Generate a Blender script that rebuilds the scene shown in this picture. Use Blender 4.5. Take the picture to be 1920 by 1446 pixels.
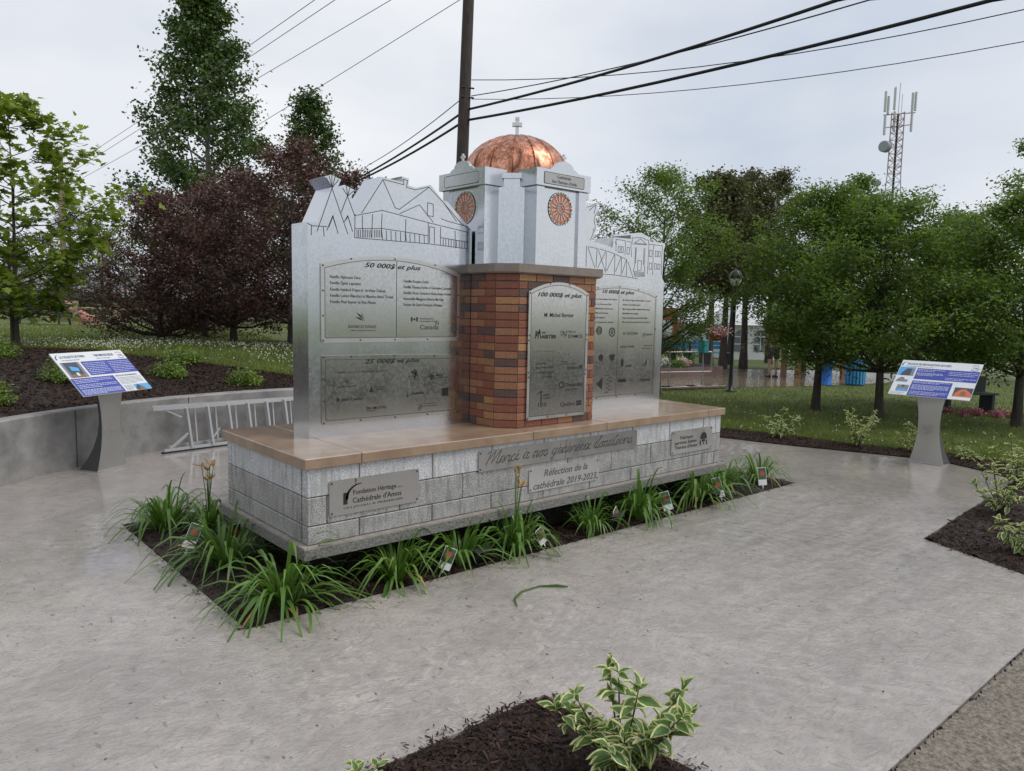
import bpy, math, random
import numpy as np
from mathutils import Vector, Matrix
from mathutils.geometry import tessellate_polygon
for o in list(bpy.data.objects): bpy.data.objects.remove(o)
rad = math.radians
scene = bpy.context.scene
COL = scene.collection
# ---------------------------------------------------------------- camera, sky, sun, exposure
CAM = (-2.259, -4.665, 1.987)
c_r = Vector((0.75386561, -0.65670433, 0.02064136)); c_u = Vector((0.05079874, 0.08957919, 0.99468339)); c_f = Vector((0.65506192, 0.74880905, -0.10089043))
cd = bpy.data.cameras.new('camera'); cam = bpy.data.objects.new('camera', cd); COL.objects.link(cam)
cam.matrix_world = Matrix(((c_r.x, c_u.x, -c_f.x, CAM[0]), (c_r.y, c_u.y, -c_f.y, CAM[1]), (c_r.z, c_u.z, -c_f.z, CAM[2]), (0, 0, 0, 1)))
cd.sensor_fit = 'HORIZONTAL'; cd.sensor_width = 36; cd.lens = 36*1412.8/1920; cd.clip_end = 2000; cd.clip_start = .05
scene.camera = cam
SUN_EL, SUN_AZ = 55, 140            # degrees; azimuth clockwise from +Y
wd = bpy.data.worlds.new('World'); scene.world = wd; wd.use_nodes = True
nt = wd.node_tree; nt.nodes.clear()
def N(t, ty, **k):
    n = t.nodes.new(ty)
    for a, b in k.items(): setattr(n, a, b)
    return n
out = N(nt, 'ShaderNodeOutputWorld'); bg = N(nt, 'ShaderNodeBackground'); bg.inputs['Strength'].default_value = 0.1
sky = N(nt, 'ShaderNodeTexSky'); sky.sky_type = 'NISHITA'; sky.sun_disc = False
sky.sun_elevation = rad(SUN_EL); sky.sun_rotation = rad(SUN_AZ); sky.air_density = 1; sky.dust_density = 3
tc = N(nt, 'ShaderNodeTexCoord'); mp = N(nt, 'ShaderNodeMapping'); mp.inputs['Scale'].default_value = (1, 1, 2.6)
nz = N(nt, 'ShaderNodeTexNoise'); nz.inputs['Scale'].default_value = 1.7; nz.inputs['Detail'].default_value = 5; nz.inputs['Roughness'].default_value = .5
cr = N(nt, 'ShaderNodeValToRGB'); cr.color_ramp.elements[0].position = .3; cr.color_ramp.elements[1].position = .72
cr.color_ramp.elements[0].color = (5.5, 6.1, 7.1, 1); cr.color_ramp.elements[1].color = (8.8, 8.9, 9.15, 1)
mx = N(nt, 'ShaderNodeMix', data_type='RGBA'); mx.inputs[0].default_value = .95
nt.links.new(tc.outputs['Generated'], mp.inputs[0]); nt.links.new(mp.outputs[0], nz.inputs['Vector']); nt.links.new(nz.outputs['Fac'], cr.inputs[0])
nt.links.new(sky.outputs[0], mx.inputs['A']); nt.links.new(cr.outputs[0], mx.inputs['B']); nt.links.new(mx.outputs['Result'], bg.inputs['Color']); nt.links.new(bg.outputs[0], out.inputs[0])
sl = bpy.data.lights.new('sun', 'SUN'); sl.energy = 1.5; sl.angle = rad(30); sl.color = (1, .97, .93)
so = bpy.data.objects.new('sun', sl); COL.objects.link(so)
sd = Vector((math.sin(rad(SUN_AZ))*math.cos(rad(SUN_EL)), math.cos(rad(SUN_AZ))*math.cos(rad(SUN_EL)), math.sin(rad(SUN_EL))))
so.rotation_euler = sd.to_track_quat('Z', 'Y').to_euler(); so.location = (0, -10, 20)
vs = scene.view_settings; vs.view_transform = 'Standard'; vs.look = 'None'; vs.gamma = 1; vs.use_curve_mapping = False; vs.exposure = 0.12
scene.render.engine = 'CYCLES'

def at(px, py, v):                   # world point at forward depth v, for laying out far things
    return Vector(CAM) + v*(c_f + c_r*((px-960)/1412.8) - c_u*((py-723)/1412.8))

# ---------------------------------------------------------------- materials
MATS = {}
def mat(name, col=(.5, .5, .5), rough=.6, metal=0, spec=.5):
    m = bpy.data.materials.new(name); m.use_nodes = True; b = m.node_tree.nodes['Principled BSDF']
    b.inputs['Base Color'].default_value = (*col, 1); b.inputs['Roughness'].default_value = rough; b.inputs['Metallic'].default_value = metal
    b.inputs['Specular IOR Level'].default_value = spec; MATS[name] = m
    return m
def coords(t, scale=(1, 1, 1), kind='Object'):
    a = N(t, 'ShaderNodeTexCoord'); m = N(t, 'ShaderNodeMapping'); m.inputs['Scale'].default_value = scale
    t.links.new(a.outputs[kind], m.inputs[0]); return m.outputs[0]
def noise(t, vec, scale, detail=4, rough=.55, dist=0):
    n = N(t, 'ShaderNodeTexNoise'); n.inputs['Scale'].default_value = scale; n.inputs['Detail'].default_value = detail
    n.inputs['Roughness'].default_value = rough; n.inputs['Distortion'].default_value = dist
    t.links.new(vec, n.inputs['Vector']); return n.outputs['Fac']
def ramp(t, fac, stops):
    r = N(t, 'ShaderNodeValToRGB'); e = r.color_ramp.elements
    while len(e) < len(stops): e.new(.5)
    for k, (p, c) in enumerate(stops):
        e[k].position = p; e[k].color = (*c, 1) if len(c) == 3 else c
    t.links.new(fac, r.inputs[0]); return r.outputs[0]
def g(v): return (v, v, v)
def mixc(t, fac, a, b, mode='MIX'):
    m = N(t, 'ShaderNodeMix', data_type='RGBA'); m.blend_type = mode
    for s, v in ((m.inputs[0], fac), (m.inputs['A'], a), (m.inputs['B'], b)):
        if hasattr(v, 'links') or isinstance(v, bpy.types.NodeSocket): t.links.new(v, s)
        elif isinstance(v, (int, float)): s.default_value = v
        else: s.default_value = (*v, 1)
    return m.outputs['Result']
def bump(t, h, strength=.3, dist=.01):
    b = N(t, 'ShaderNodeBump'); b.inputs['Strength'].default_value = strength; b.inputs['Distance'].default_value = dist
    t.links.new(h, b.inputs['Height']); return b.outputs['Normal']
def pr(m): return m.node_tree, m.node_tree.nodes['Principled BSDF']

def concrete_wet():
    m = mat('wet_concrete'); t, b = pr(m); v = coords(t)
    big = noise(t, v, .55, 5, .6, .6); mid = noise(t, v, 3.2, 6, .65, 1.2); fine = noise(t, v, 60, 3, .6)
    base = ramp(t, big, [(.3, (.395, .345, .305)), (.5, (.48, .425, .38)), (.68, (.53, .475, .43))])
    col = mixc(t, ramp(t, mid, [(.35, g(0)), (.7, g(.55))]), base, (.26, .236, .222))
    col = mixc(t, ramp(t, fine, [(.35, g(.35)), (.6, g(0))]), col, (.15, .14, .135))
    speck = noise(t, coords(t, (1, .35, 1)), 26, 2, .5)
    col = mixc(t, ramp(t, speck, [(.66, g(0)), (.73, g(.8))]), col, (.09, .075, .062))
    col = mixc(t, ramp(t, noise(t, v, 9, 7, .75, .5), [(.36, g(.5)), (.5, g(0))]), col, (.20, .18, .165))
    ws = N(t, 'ShaderNodeTexWave'); ws.inputs['Scale'].default_value = 2.6; ws.inputs['Distortion'].default_value = 18; ws.inputs['Detail'].default_value = 7; ws.inputs['Detail Scale'].default_value = 1.1; ws.inputs['Detail Roughness'].default_value = .68
    t.links.new(coords(t, (.4, 1.1, 1)), ws.inputs['Vector'])
    damp = ramp(t, noise(t, v, 1.1, 7, .66, .8), [(.36, g(.6)), (.60, g(0))])
    col = mixc(t, damp, col, (.25, .225, .208))
    mr_ = N(t, 'ShaderNodeMapping'); mr_.inputs['Rotation'].default_value = (0, 0, rad(38)); mr_.inputs['Scale'].default_value = (.55, 3.2, 1); tcc = N(t, 'ShaderNodeTexCoord'); t.links.new(tcc.outputs['Object'], mr_.inputs[0])
    scuff = noise(t, mr_.outputs[0], 2.2, 8, .7, .9)
    vm_ = N(t, 'ShaderNodeVectorMath', operation='DISTANCE'); t.links.new(v, vm_.inputs[0]); vm_.inputs[1].default_value = (3.9, -1.5, 0)
    rg = N(t, 'ShaderNodeMapRange'); rg.inputs['From Min'].default_value = 3.4; rg.inputs['From Max'].default_value = .8; t.links.new(vm_.outputs['Value'], rg.inputs['Value'])
    sc2 = mixc(t, 1.0, ramp(t, scuff, [(.38, g(.6)), (.56, g(0))]), rg.outputs[0], 'MULTIPLY')
    col = mixc(t, sc2, col, (.215, .192, .175))
    col = mixc(t, mixc(t, 1.0, ramp(t, scuff, [(.58, g(0)), (.74, g(.35))]), rg.outputs[0], 'MULTIPLY'), col, (.60, .565, .54))
    col = mixc(t, ramp(t, ws.outputs['Fac'], [(.6, g(0)), (1, g(.13))]), col, (.56, .52, .49))
    t.links.new(col, b.inputs['Base Color'])
    t.links.new(ramp(t, mid, [(.3, g(.30)), (.7, g(.55))]), b.inputs['Roughness'])
    # pooled water: smooth and mirror-like; elsewhere a thin film over swirled trowel marks
    def pool(cx, cy, r):
        vm = N(t, 'ShaderNodeVectorMath', operation='DISTANCE'); t.links.new(v, vm.inputs[0]); vm.inputs[1].default_value = (cx, cy, 0)
        mr = N(t, 'ShaderNodeMapRange'); mr.inputs['From Min'].default_value = r; mr.inputs['From Max'].default_value = r*.35; t.links.new(vm.outputs['Value'], mr.inputs['Value']); return mr.outputs[0]
    ad = N(t, 'ShaderNodeMath', operation='MAXIMUM'); t.links.new(pool(-.6, 4.0, 3.6), ad.inputs[0]); t.links.new(pool(7.9, .6, 2.8), ad.inputs[1])
    a2 = N(t, 'ShaderNodeMath', operation='ADD'); t.links.new(ad.outputs[0], a2.inputs[0]); t.links.new(noise(t, v, .8, 5, .6, .7), a2.inputs[1])
    pud = ramp(t, a2.outputs[0], [(.52, g(0)), (.60, g(.35)), (.95, g(1))])
    inv = N(t, 'ShaderNodeMath', operation='SUBTRACT'); inv.inputs[0].default_value = 1; t.links.new(pud, inv.inputs[1])
    wv = N(t, 'ShaderNodeTexWave'); wv.inputs['Scale'].default_value = 5; wv.inputs['Distortion'].default_value = 16; wv.inputs['Detail'].default_value = 5; wv.inputs['Detail Scale'].default_value = 1.4
    t.links.new(coords(t, (.55, 1.3, 1)), wv.inputs['Vector'])
    hh = mixc(t, .45, wv.outputs['Color'], noise(t, v, 22, 5, .65, .8))
    bn = N(t, 'ShaderNodeBump'); bn.inputs['Distance'].default_value = .014; t.links.new(hh, bn.inputs['Height'])
    m1 = N(t, 'ShaderNodeMath', operation='MULTIPLY'); m1.inputs[1].default_value = .36; t.links.new(inv.outputs[0], m1.inputs[0]); t.links.new(m1.outputs[0], bn.inputs['Strength']); t.links.new(bn.outputs[0], b.inputs['Normal'])
    t.links.new(mixc(t, pud, ramp(t, noise(t, v, .42, 4, .55, .8), [(.36, g(.45)), (.60, g(.95))]), g(1)), b.inputs['Coat Weight']); b.inputs['Coat IOR'].default_value = 1.62
    t.links.new(mixc(t, pud, ramp(t, mid, [(.3, g(.05)), (.75, g(.18))]), g(.02)), b.inputs['Coat Roughness'])
    vo = N(t, 'ShaderNodeTexVoronoi'); vo.inputs['Scale'].default_value = 7; t.links.new(v, vo.inputs['Vector'])
    sn = N(t, 'ShaderNodeMath', operation='SINE'); ml = N(t, 'ShaderNodeMath', operation='MULTIPLY'); ml.inputs[1].default_value = 75
    t.links.new(vo.outputs['Distance'], ml.inputs[0]); t.links.new(ml.outputs[0], sn.inputs[0])
    hc = mixc(t, .5, sn.outputs[0], noise(t, v, 35, 3, .6, 1.5))
    bc = N(t, 'ShaderNodeBump'); bc.inputs['Distance'].default_value = .007; t.links.new(hc, bc.inputs['Height'])
    m2 = N(t, 'ShaderNodeMath', operation='MULTIPLY_ADD'); m2.inputs[1].default_value = .18; m2.inputs[2].default_value = .035; t.links.new(inv.outputs[0], m2.inputs[0]); t.links.new(m2.outputs[0], bc.inputs['Strength'])
    t.links.new(bc.outputs[0], b.inputs['Coat Normal'])
    return m
def speckled(name, c0, c1, scale, rough, stain=None, coat=0):
    m = mat(name, rough=rough); t, b = pr(m); v = coords(t)
    f = noise(t, v, scale, 2, .6)
    col = ramp(t, f, [(.38, c0), (.56, c1)])
    big = noise(t, v, 5, 5, .65)
    col = mixc(t, ramp(t, big, [(.35, g(.45)), (.65, g(0))]), col, c0)
    if stain is not None:
        streak = noise(t, coords(t, (9, 9, 1.6)), 2.2, 4, .6)
        col = mixc(t, ramp(t, streak, [(.5, g(0)), (.62, g(.75))]), col, stain)
    t.links.new(col, b.inputs['Base Color']); t.links.new(bump(t, f, .35, .004), b.inputs['Normal'])
    b.inputs['Coat Weight'].default_value = coat; b.inputs['Coat Roughness'].default_value = .12
    return m
def noisy(name, c0, c1, scale=6, rough=.6, bumps=.2, dist=.01, detail=5, coat=0, coatr=.1, spec=.5, sc=(1, 1, 1)):
    m = mat(name, rough=rough, spec=spec); t, b = pr(m); f = noise(t, coords(t, sc), scale, detail, .62)
    t.links.new(ramp(t, f, [(.32, c0), (.68, c1)]), b.inputs['Base Color'])
    if bumps: t.links.new(bump(t, f, bumps, dist), b.inputs['Normal'])
    b.inputs['Coat Weight'].default_value = coat; b.inputs['Coat Roughness'].default_value = coatr
    return m
def metal(name, c, rough, drops=.5, dscale=140, metallic=1.0):
    m = mat(name, c, rough, metallic); t, b = pr(m); v = coords(t)
    vo = N(t, 'ShaderNodeTexVoronoi'); vo.inputs['Scale'].default_value = dscale; t.links.new(v, vo.inputs['Vector'])
    d = ramp(t, vo.outputs['Distance'], [(.15, g(1)), (.45, g(0))])
    big = noise(t, v, 3, 4, .6)
    sel = mixc(t, 1.0, d, ramp(t, noise(t, v, 40, 2), [(.42, g(0)), (.58, g(1))]), 'MULTIPLY')
    t.links.new(mixc(t, mixc(t, 1.0, sel, g(drops), 'MULTIPLY'), tuple(c), tuple(x*.45 for x in c)), b.inputs['Base Color'])
    t.links.new(bump(t, sel, .1, .002), b.inputs['Normal'])
    t.links.new(ramp(t, big, [(.3, g(rough*.75)), (.7, g(rough*1.25))]), b.inputs['Roughness'])
    return m
def leafmat(name, cols, trans=.3, rough=.45, spec=.5):
    m = mat(name, cols[0], rough, 0, spec); t, b = pr(m)
    ge = N(t, 'ShaderNodeNewGeometry'); st = [(k/(len(cols)-1), c) for k, c in enumerate(cols)]
    c = ramp(t, ge.outputs['Random Per Island'], st)
    if trans > 0: c = mixc(t, 1.0, c, ramp(t, noise(t, coords(t), 1.6, 3, .6), [(.34, g(.72)), (.66, (1.4, 1.36, 1.2))]), 'MULTIPLY')
    t.links.new(c, b.inputs['Base Color'])
    o = t.nodes['Material Output']; tr = N(t, 'ShaderNodeBsdfTranslucent'); ms = N(t, 'ShaderNodeMixShader'); ms.inputs[0].default_value = trans
    t.links.new(mixc(t, 1.0, c, (1.3, 1.35, .8), 'MULTIPLY'), tr.inputs['Color'])
    t.links.new(b.outputs[0], ms.inputs[1]); t.links.new(tr.outputs[0], ms.inputs[2]); t.links.new(ms.outputs[0], o.inputs[0])
    return m
concrete_wet()
noisy('wall_concrete', (.19, .182, .175), (.34, .328, .315), 4, .6, .15, .006, 7)
speckled('block_dry', (.31, .313, .315), (.70, .71, .72), 110, .75, (.33, .32, .31))
speckled('block_wet', (.16, .157, .15), (.50, .49, .47), 110, .5, (.19, .185, .175), .25)
noisy('block_mortar', (.10, .095, .09), (.19, .18, .17), 20, .85, .2)
noisy('coping_stone', (.25, .165, .105), (.37, .265, .18), 5, .35, .0, .004, 6, .55, .07)
noisy('ledge_stone', (.25, .22, .19), (.38, .34, .30), 14, .5, .2, .006, 6, .3)
noisy('rough_stone', (.10, .10, .09), (.27, .26, .24), 45, .8, .9, .012, 5)
noisy('cap_stone', (.20, .165, .135), (.27, .225, .185), 9, .55, .1)
for k, (a, bb) in {'brick_orange': ((.27, .115, .055), (.345, .16, .08)), 'brick_red': ((.20, .062, .034), (.265, .092, .05)), 'brick_brown': ((.085, .048, .038), (.125, .07, .056)), 'brick_tan': ((.34, .165, .06), (.42, .22, .09))}.items():
    noisy(k, tuple(x*.82 for x in a), tuple(x*1.1 for x in bb), 55, .6, .8, .004, 6, .1)
noisy('mortar', (.085, .076, .07), (.14, .125, .115), 40, .85, .2)
metal('aluminium', (.64, .66, .685), .17, .35, 330)
metal('plaque_metal', (.60, .595, .58), .15, .6, 330)
metal('plate_metal', (.47, .455, .435), .34, .25, 120)
metal('rim_metal', (.66, .65, .63), .32, .3)
mat('etched', (.018, .017, .016), .6)
mat('engraved', (.07, .075, .08), .6)
mat('letter_cut', (.10, .098, .095), .5); mat('letter_highlight', (.55, .55, .54), .35, .6)
mat('screw_metal', (.12, .12, .12), .4, .8)
def copper():
    m = mat('copper', (.8, .36, .22), .3, 1); t, b = pr(m); v = coords(t, (1, 1, .55))
    f = noise(t, v, 7, 8, .72, 1.0); f2 = noise(t, v, 26, 4, .6, 1.5)
    c = ramp(t, f, [(.37, (.11, .065, .055)), (.46, (.48, .21, .13)), (.60, (.80, .42, .28))])
    c = mixc(t, ramp(t, f2, [(.42, g(.7)), (.56, g(0))]), c, (.24, .085, .05))
    t.links.new(c, b.inputs['Base Color']); t.links.new(ramp(t, f, [(.35, g(.5)), (.6, g(.3))]), b.inputs['Roughness'])
    t.links.new(bump(t, f2, .12, .004), b.inputs['Normal'])
copper()
mat('copper_glass', (.62, .25, .14), .35, .7)
noisy('mulch', (.012, .008, .007), (.05, .03, .024), 34, .7, 1.0, .03, 8)
noisy('soil_dark', (.008, .006, .005), (.02, .015, .012), 20, .9, .5)
leafmat('chip', [(.013, .008, .007), (.036, .021, .016), (.022, .013, .010), (.08, .044, .03)], 0, .7, .18)
def grass():
    m = mat('lawn_grass', rough=.75); t, b = pr(m); v = coords(t)
    f = noise(t, v, .5, 5, .6); f2 = noise(t, v, 14, 6, .7)
    c = ramp(t, f, [(.3, (.085, .12, .024)), (.55, (.14, .175, .036)), (.75, (.19, .205, .055))])
    c = mixc(t, ramp(t, f2, [(.35, g(.7)), (.62, g(0))]), c, (.05, .07, .018))
    t.links.new(c, b.inputs['Base Color']); t.links.new(bump(t, f2, .8, .06), b.inputs['Normal'])
grass()
leafmat('grass_blade', [(.085, .14, .026), (.15, .20, .042), (.20, .225, .07)], .3)
mat('clover_white', (.62, .62, .52), .7)
noisy('asphalt', (.07, .058, .045), (.30, .255, .20), 48, .8, 1.0, .014, 4, .1, .3)
noisy('road_tar', (.022, .022, .023), (.042, .041, .04), 60, .95, .3, .006, 4, 0, .2, .1)
noisy('paver', (.13, .075, .062), (.225, .14, .12), 1.3, .35, .12, .01, 7, .8, .08)
noisy('bark', (.030, .024, .02), (.085, .07, .058), 9, .85, .8, .02, 6, sc=(1, 1, .25))
noisy('birch_bark', (.12, .11, .10), (.30, .29, .27), 6, .8, .4, .01, 6, sc=(1, 1, .3))
noisy('pole_wood', (.022, .016, .013), (.07, .052, .042), 7, .8, .6, .01, 6, sc=(4, 4, .22))
leafmat('leaf_ash', [(.055, .10, .018), (.115, .185, .032), (.085, .15, .026), (.18, .25, .05)], .46)
leafmat('leaf_dark', [(.048, .062, .025), (.08, .09, .035), (.105, .095, .045)], .38)
leafmat('leaf_poplar', [(.042, .078, .024), (.072, .125, .035), (.105, .16, .048)])
leafmat('leaf_crab', [(.056, .023, .024), (.11, .048, .046), (.078, .034, .033), (.115, .07, .045)], .2)
leafmat('leaf_maple', [(.13, .20, .024), (.20, .27, .036), (.16, .235, .03), (.26, .31, .055)], .4)
leafmat('needle', [(.012, .024, .014), (.024, .04, .022)], .1)
leafmat('leaf_shrub', [(.09, .15, .024), (.15, .23, .04), (.19, .26, .07)], .3)
leafmat('leaf_lily', [(.06, .135, .022), (.10, .205, .035), (.145, .26, .055), (.08, .165, .028)], .3, .35)
mat('lily_yellow', (.45, .24, .02), .6); mat('lily_dry', (.36, .22, .07), .7)
leafmat('variegated_edge', [(.52, .55, .27), (.62, .63, .36)], .25); leafmat('variegated_green', [(.07, .15, .035), (.11, .20, .05)], .25)
noisy('stem', (.05, .035, .02), (.10, .07, .04), 20, .7)
mat('sign_white', (.72, .74, .76), .25); mat('sign_blue', (.055, .075, .36), .25); mat('sign_text', (.55, .58, .72), .4); mat('sign_ink', (.03, .04, .09), .4)
mat('photo_sky', (.10, .38, .72), .3); mat('photo_dark', (.06, .07, .10), .3); mat('photo_orange', (.62, .16, .06), .3); mat('photo_brown', (.25, .13, .07), .3); mat('photo_grey', (.22, .22, .24), .3)
noisy('stand_light', (.38, .375, .36), (.44, .435, .42), 5, .38, .03)
metal('stand_steel', (.62, .61, .59), .34, .3, 150)
mat('stand_dark', (.05, .052, .055), .5)
metal('ladder_metal', (.58, .59, .60), .4, .2, 120, .5)
mat('black_rubber', (.012, .012, .012), .5); mat('black_paint', (.015, .016, .018), .35); mat('cable_black', (.012, .012, .013), .6); mat('wire_grey', (.10, .10, .11), .5)
mat('lamp_glass', (.75, .76, .74), .25); mat('bench_blue', (.08, .36, .62), .45); mat('bin_blue', (.02, .14, .52), .4); mat('bin_slats', (.05, .20, .44), .5); mat('teal', (.02, .25, .27), .45)
mat('rail_grey', (.40, .40, .38), .4, .5); mat('tent_white', (.66, .67, .69), .55); mat('tent_window', (.17, .19, .22), .3)
mat('flower_pink', (.58, .22, .30), .6); mat('flower_white', (.75, .74, .66), .6); mat('flower_red', (.36, .15, .12), .6)
mat('steel_red', (.38, .25, .23), .6); mat('steel_white', (.45, .46, .48), .6); mat('antenna', (.50, .52, .50), .5); mat('dish', (.26, .29, .32), .5)
mat('skin', (.42, .25, .18), .55); mat('shirt', (.28, .12, .05), .7); mat('shorts', (.03, .03, .035), .7); mat('hair', (.03, .02, .015), .6); mat('shoe', (.02, .02, .02), .5)
noisy('fence_wood', (.26, .20, .12), (.38, .30, .19), 8, .7, .3); mat('roof_grey', (.22, .20, .21), .7); mat('house_wall', (.42, .41, .38), .7); mat('slide_orange', (.50, .22, .17), .5); mat('box_grey', (.13, .14, .14), .5)
mat('tag_white', (.74, .75, .74), .4); mat('tag_green', (.05, .10, .03), .5); mat('tag_red', (.45, .07, .05), .5)
mat('brick_far', (.30, .085, .05), .8); mat('table_dark', (.03, .04, .045), .6); mat('window_dark', (.03, .035, .04), .2)

# ---------------------------------------------------------------- mesh helpers
class MB:
    def __init__(s): s.v = []; s.f = []; s.m = []; s.sm = []
    def add(s, vs, fs, m=0, smooth=False):
        o = len(s.v); s.v += [tuple(p) for p in vs]
        for f in fs: s.f.append(tuple(i+o for i in f)); s.m.append(m); s.sm.append(smooth)
        return s
    def box(s, x0, x1, y0, y1, z0, z1, m=0):
        return s.add([(x0, y0, z0), (x1, y0, z0), (x1, y1, z0), (x0, y1, z0), (x0, y0, z1), (x1, y0, z1), (x1, y1, z1), (x0, y1, z1)],
                     [(0, 3, 2, 1), (4, 5, 6, 7), (0, 1, 5, 4), (1, 2, 6, 5), (2, 3, 7, 6), (3, 0, 4, 7)], m)
    def bbox(s, x0, x1, y0, y1, z0, z1, b=.004, m=0):      # box with chamfered edges
        xs, ys, zs = (x0, x1), (y0, y1), (z0, z1); V = []; idx = {}
        for i in (0, 1):
            for j in (0, 1):
                for k in (0, 1):
                    sx, sy, sz = (1, -1)[i], (1, -1)[j], (1, -1)[k]; X, Y, Z = xs[i], ys[j], zs[k]
                    idx[i, j, k, 0] = len(V); V.append((X, Y+sy*b, Z+sz*b))
                    idx[i, j, k, 1] = len(V); V.append((X+sx*b, Y, Z+sz*b))
                    idx[i, j, k, 2] = len(V); V.append((X+sx*b, Y+sy*b, Z))
        F = []
        for i in (0, 1): F.append([idx[i, 0, 0, 0], idx[i, 1, 0, 0], idx[i, 1, 1, 0], idx[i, 0, 1, 0]]); F.append([idx[0, i, 0, 1], idx[1, i, 0, 1], idx[1, i, 1, 1], idx[0, i, 1, 1]]); F.append([idx[0, 0, i, 2], idx[1, 0, i, 2], idx[1, 1, i, 2], idx[0, 1, i, 2]])
        for i in (0, 1):
            for j in (0, 1):
                F.append([idx[i, j, 0, 0], idx[i, j, 0, 1], idx[i, j, 1, 1], idx[i, j, 1, 0]])
                F.append([idx[i, 0, j, 0], idx[i, 0, j, 2], idx[i, 1, j, 2], idx[i, 1, j, 0]])
                F.append([idx[0, i, j, 1], idx[0, i, j, 2], idx[1, i, j, 2], idx[1, i, j, 1]])
                for k in (0, 1): F.append([idx[i, j, k, 0], idx[i, j, k, 1], idx[i, j, k, 2]])
        return s.add(V, F, m)
    def poly(s, loops, to3, m=0):                           # flat face with holes; loops of 2-D points
        pts = [p for l in loops for p in l]
        tri = tessellate_polygon([[Vector((p[0], p[1], 0)) for p in l] for l in loops])
        return s.add([to3(*p) for p in pts], tri, m)
    def prism(s, pts, to3a, to3b, m=0, mside=None):          # extrude outline between two mappings
        n = len(pts); s.poly([pts], to3a, m); s.poly([pts], to3b, m)
        return s.add([to3a(*p) for p in pts]+[to3b(*p) for p in pts], [(i, (i+1) % n, n+(i+1) % n, n+i) for i in range(n)], m if mside is None else mside)
    def tube(s, pts, r, n=8, m=0, caps=True, smooth=True):
        pts = [Vector(p) for p in pts]; k = len(pts); rs = r if isinstance(r, (list, tuple)) else [r]*k; V = []; u = None
        for i, p in enumerate(pts):
            d = (pts[min(i+1, k-1)]-pts[max(i-1, 0)]).normalized()
            if u is None: u = d.orthogonal().normalized()
            else:
                u = u-d*u.dot(d); u = u.normalized() if u.length > 1e-6 else d.orthogonal().normalized()
            w = d.cross(u)
            for a in range(n):
                an = 2*math.pi*a/n; V.append(p+(u*math.cos(an)+w*math.sin(an))*rs[i])
        F = [(i*n+a, i*n+(a+1) % n, (i+1)*n+(a+1) % n, (i+1)*n+a) for i in range(k-1) for a in range(n)]
        s.add(V, F, m, smooth)
        if caps: s.add([V[a] for a in range(n)]+[V[(k-1)*n+a] for a in range(n)], [tuple(range(n)), tuple(range(n, 2*n))], m)
        return s
    def lathe(s, prof, c=(0, 0), n=24, m=0, a0=0, a1=2*math.pi, smooth=True):
        full = abs(a1-a0-2*math.pi) < 1e-6; k = n if full else n+1; V = []
        for r, z in prof:
            for a in range(k):
                t = a0+(a1-a0)*a/n; V.append((c[0]+r*math.cos(t), c[1]+r*math.sin(t), z))
        F = []
        for i in range(len(prof)-1):
            for a in range(n):
                b = (a+1) % k if full else a+1; F.append((i*k+a, i*k+b, (i+1)*k+b, (i+1)*k+a))
        return s.add(V, F, m, smooth)
    def line(s, pts, w, to3, m=0):                           # flat stroke of width w through 2-D points
        for (a, b) in zip(pts[:-1], pts[1:]):
            dx, dy = b[0]-a[0], b[1]-a[1]; l = math.hypot(dx, dy)
            if l < 1e-6: continue
            ex, ey = dx/l*w/2, dy/l*w/2; nx, ny = -ey, ex
            s.add([to3(a[0]-ex*.6+nx, a[1]-ey*.6+ny), to3(a[0]-ex*.6-nx, a[1]-ey*.6-ny), to3(b[0]+ex*.6-nx, b[1]+ey*.6-ny), to3(b[0]+ex*.6+nx, b[1]+ey*.6+ny)], [(0, 1, 2, 3)], m)
        return s
    def rect(s, x0, y0, x1, y1, to3, m=0): return s.add([to3(x0, y0), to3(x1, y0), to3(x1, y1), to3(x0, y1)], [(0, 1, 2, 3)], m)
    def disc(s, x, y, r, to3, m=0, n=12, sy=1): return s.add([to3(x+r*math.cos(2*math.pi*k/n), y+r*sy*math.sin(2*math.pi*k/n)) for k in range(n)], [tuple(range(n))], m)
    def ring(s, x, y, r, w, to3, m=0, n=20, a0=0, a1=2*math.pi, sy=1):
        return s.line([(x+r*math.cos(a0+(a1-a0)*k/n), y+r*sy*math.sin(a0+(a1-a0)*k/n)) for k in range(n+1)], w, to3, m)
    def text(s, st, x, y, size, to3, m=0, align='l', shear=0, bold=0, sx=1):
        V, F, w = glyphs(st, shear, bold); k = size*sx
        ox = x-(0 if align == 'l' else w*k/2 if align == 'c' else w*k)
        return s.add([to3(ox+a*k, y+b*size) for a, b in V], F, m)
    def mesh(s, name, mats):
        me = bpy.data.meshes.new(name); me.from_pydata(s.v, [], s.f)
        for q in mats: me.materials.append(MATS[q])
        me.polygons.foreach_set('material_index', s.m); me.polygons.foreach_set('use_smooth', s.sm); me.update()
        return me
    def build(s, name, mats, parent=None, loc=(0, 0, 0)):
        if isinstance(mats, str): mats = [mats]
        return link(name, s.mesh(name, mats), parent, loc)
def link(name, data, parent=None, loc=(0, 0, 0), rot=None, scale=None):
    o = bpy.data.objects.new(name, data); COL.objects.link(o); o.parent = parent; o.location = loc
    if rot is not None: o.rotation_euler = rot
    if scale is not None: o.scale = scale
    return o
GL = {}
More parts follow.
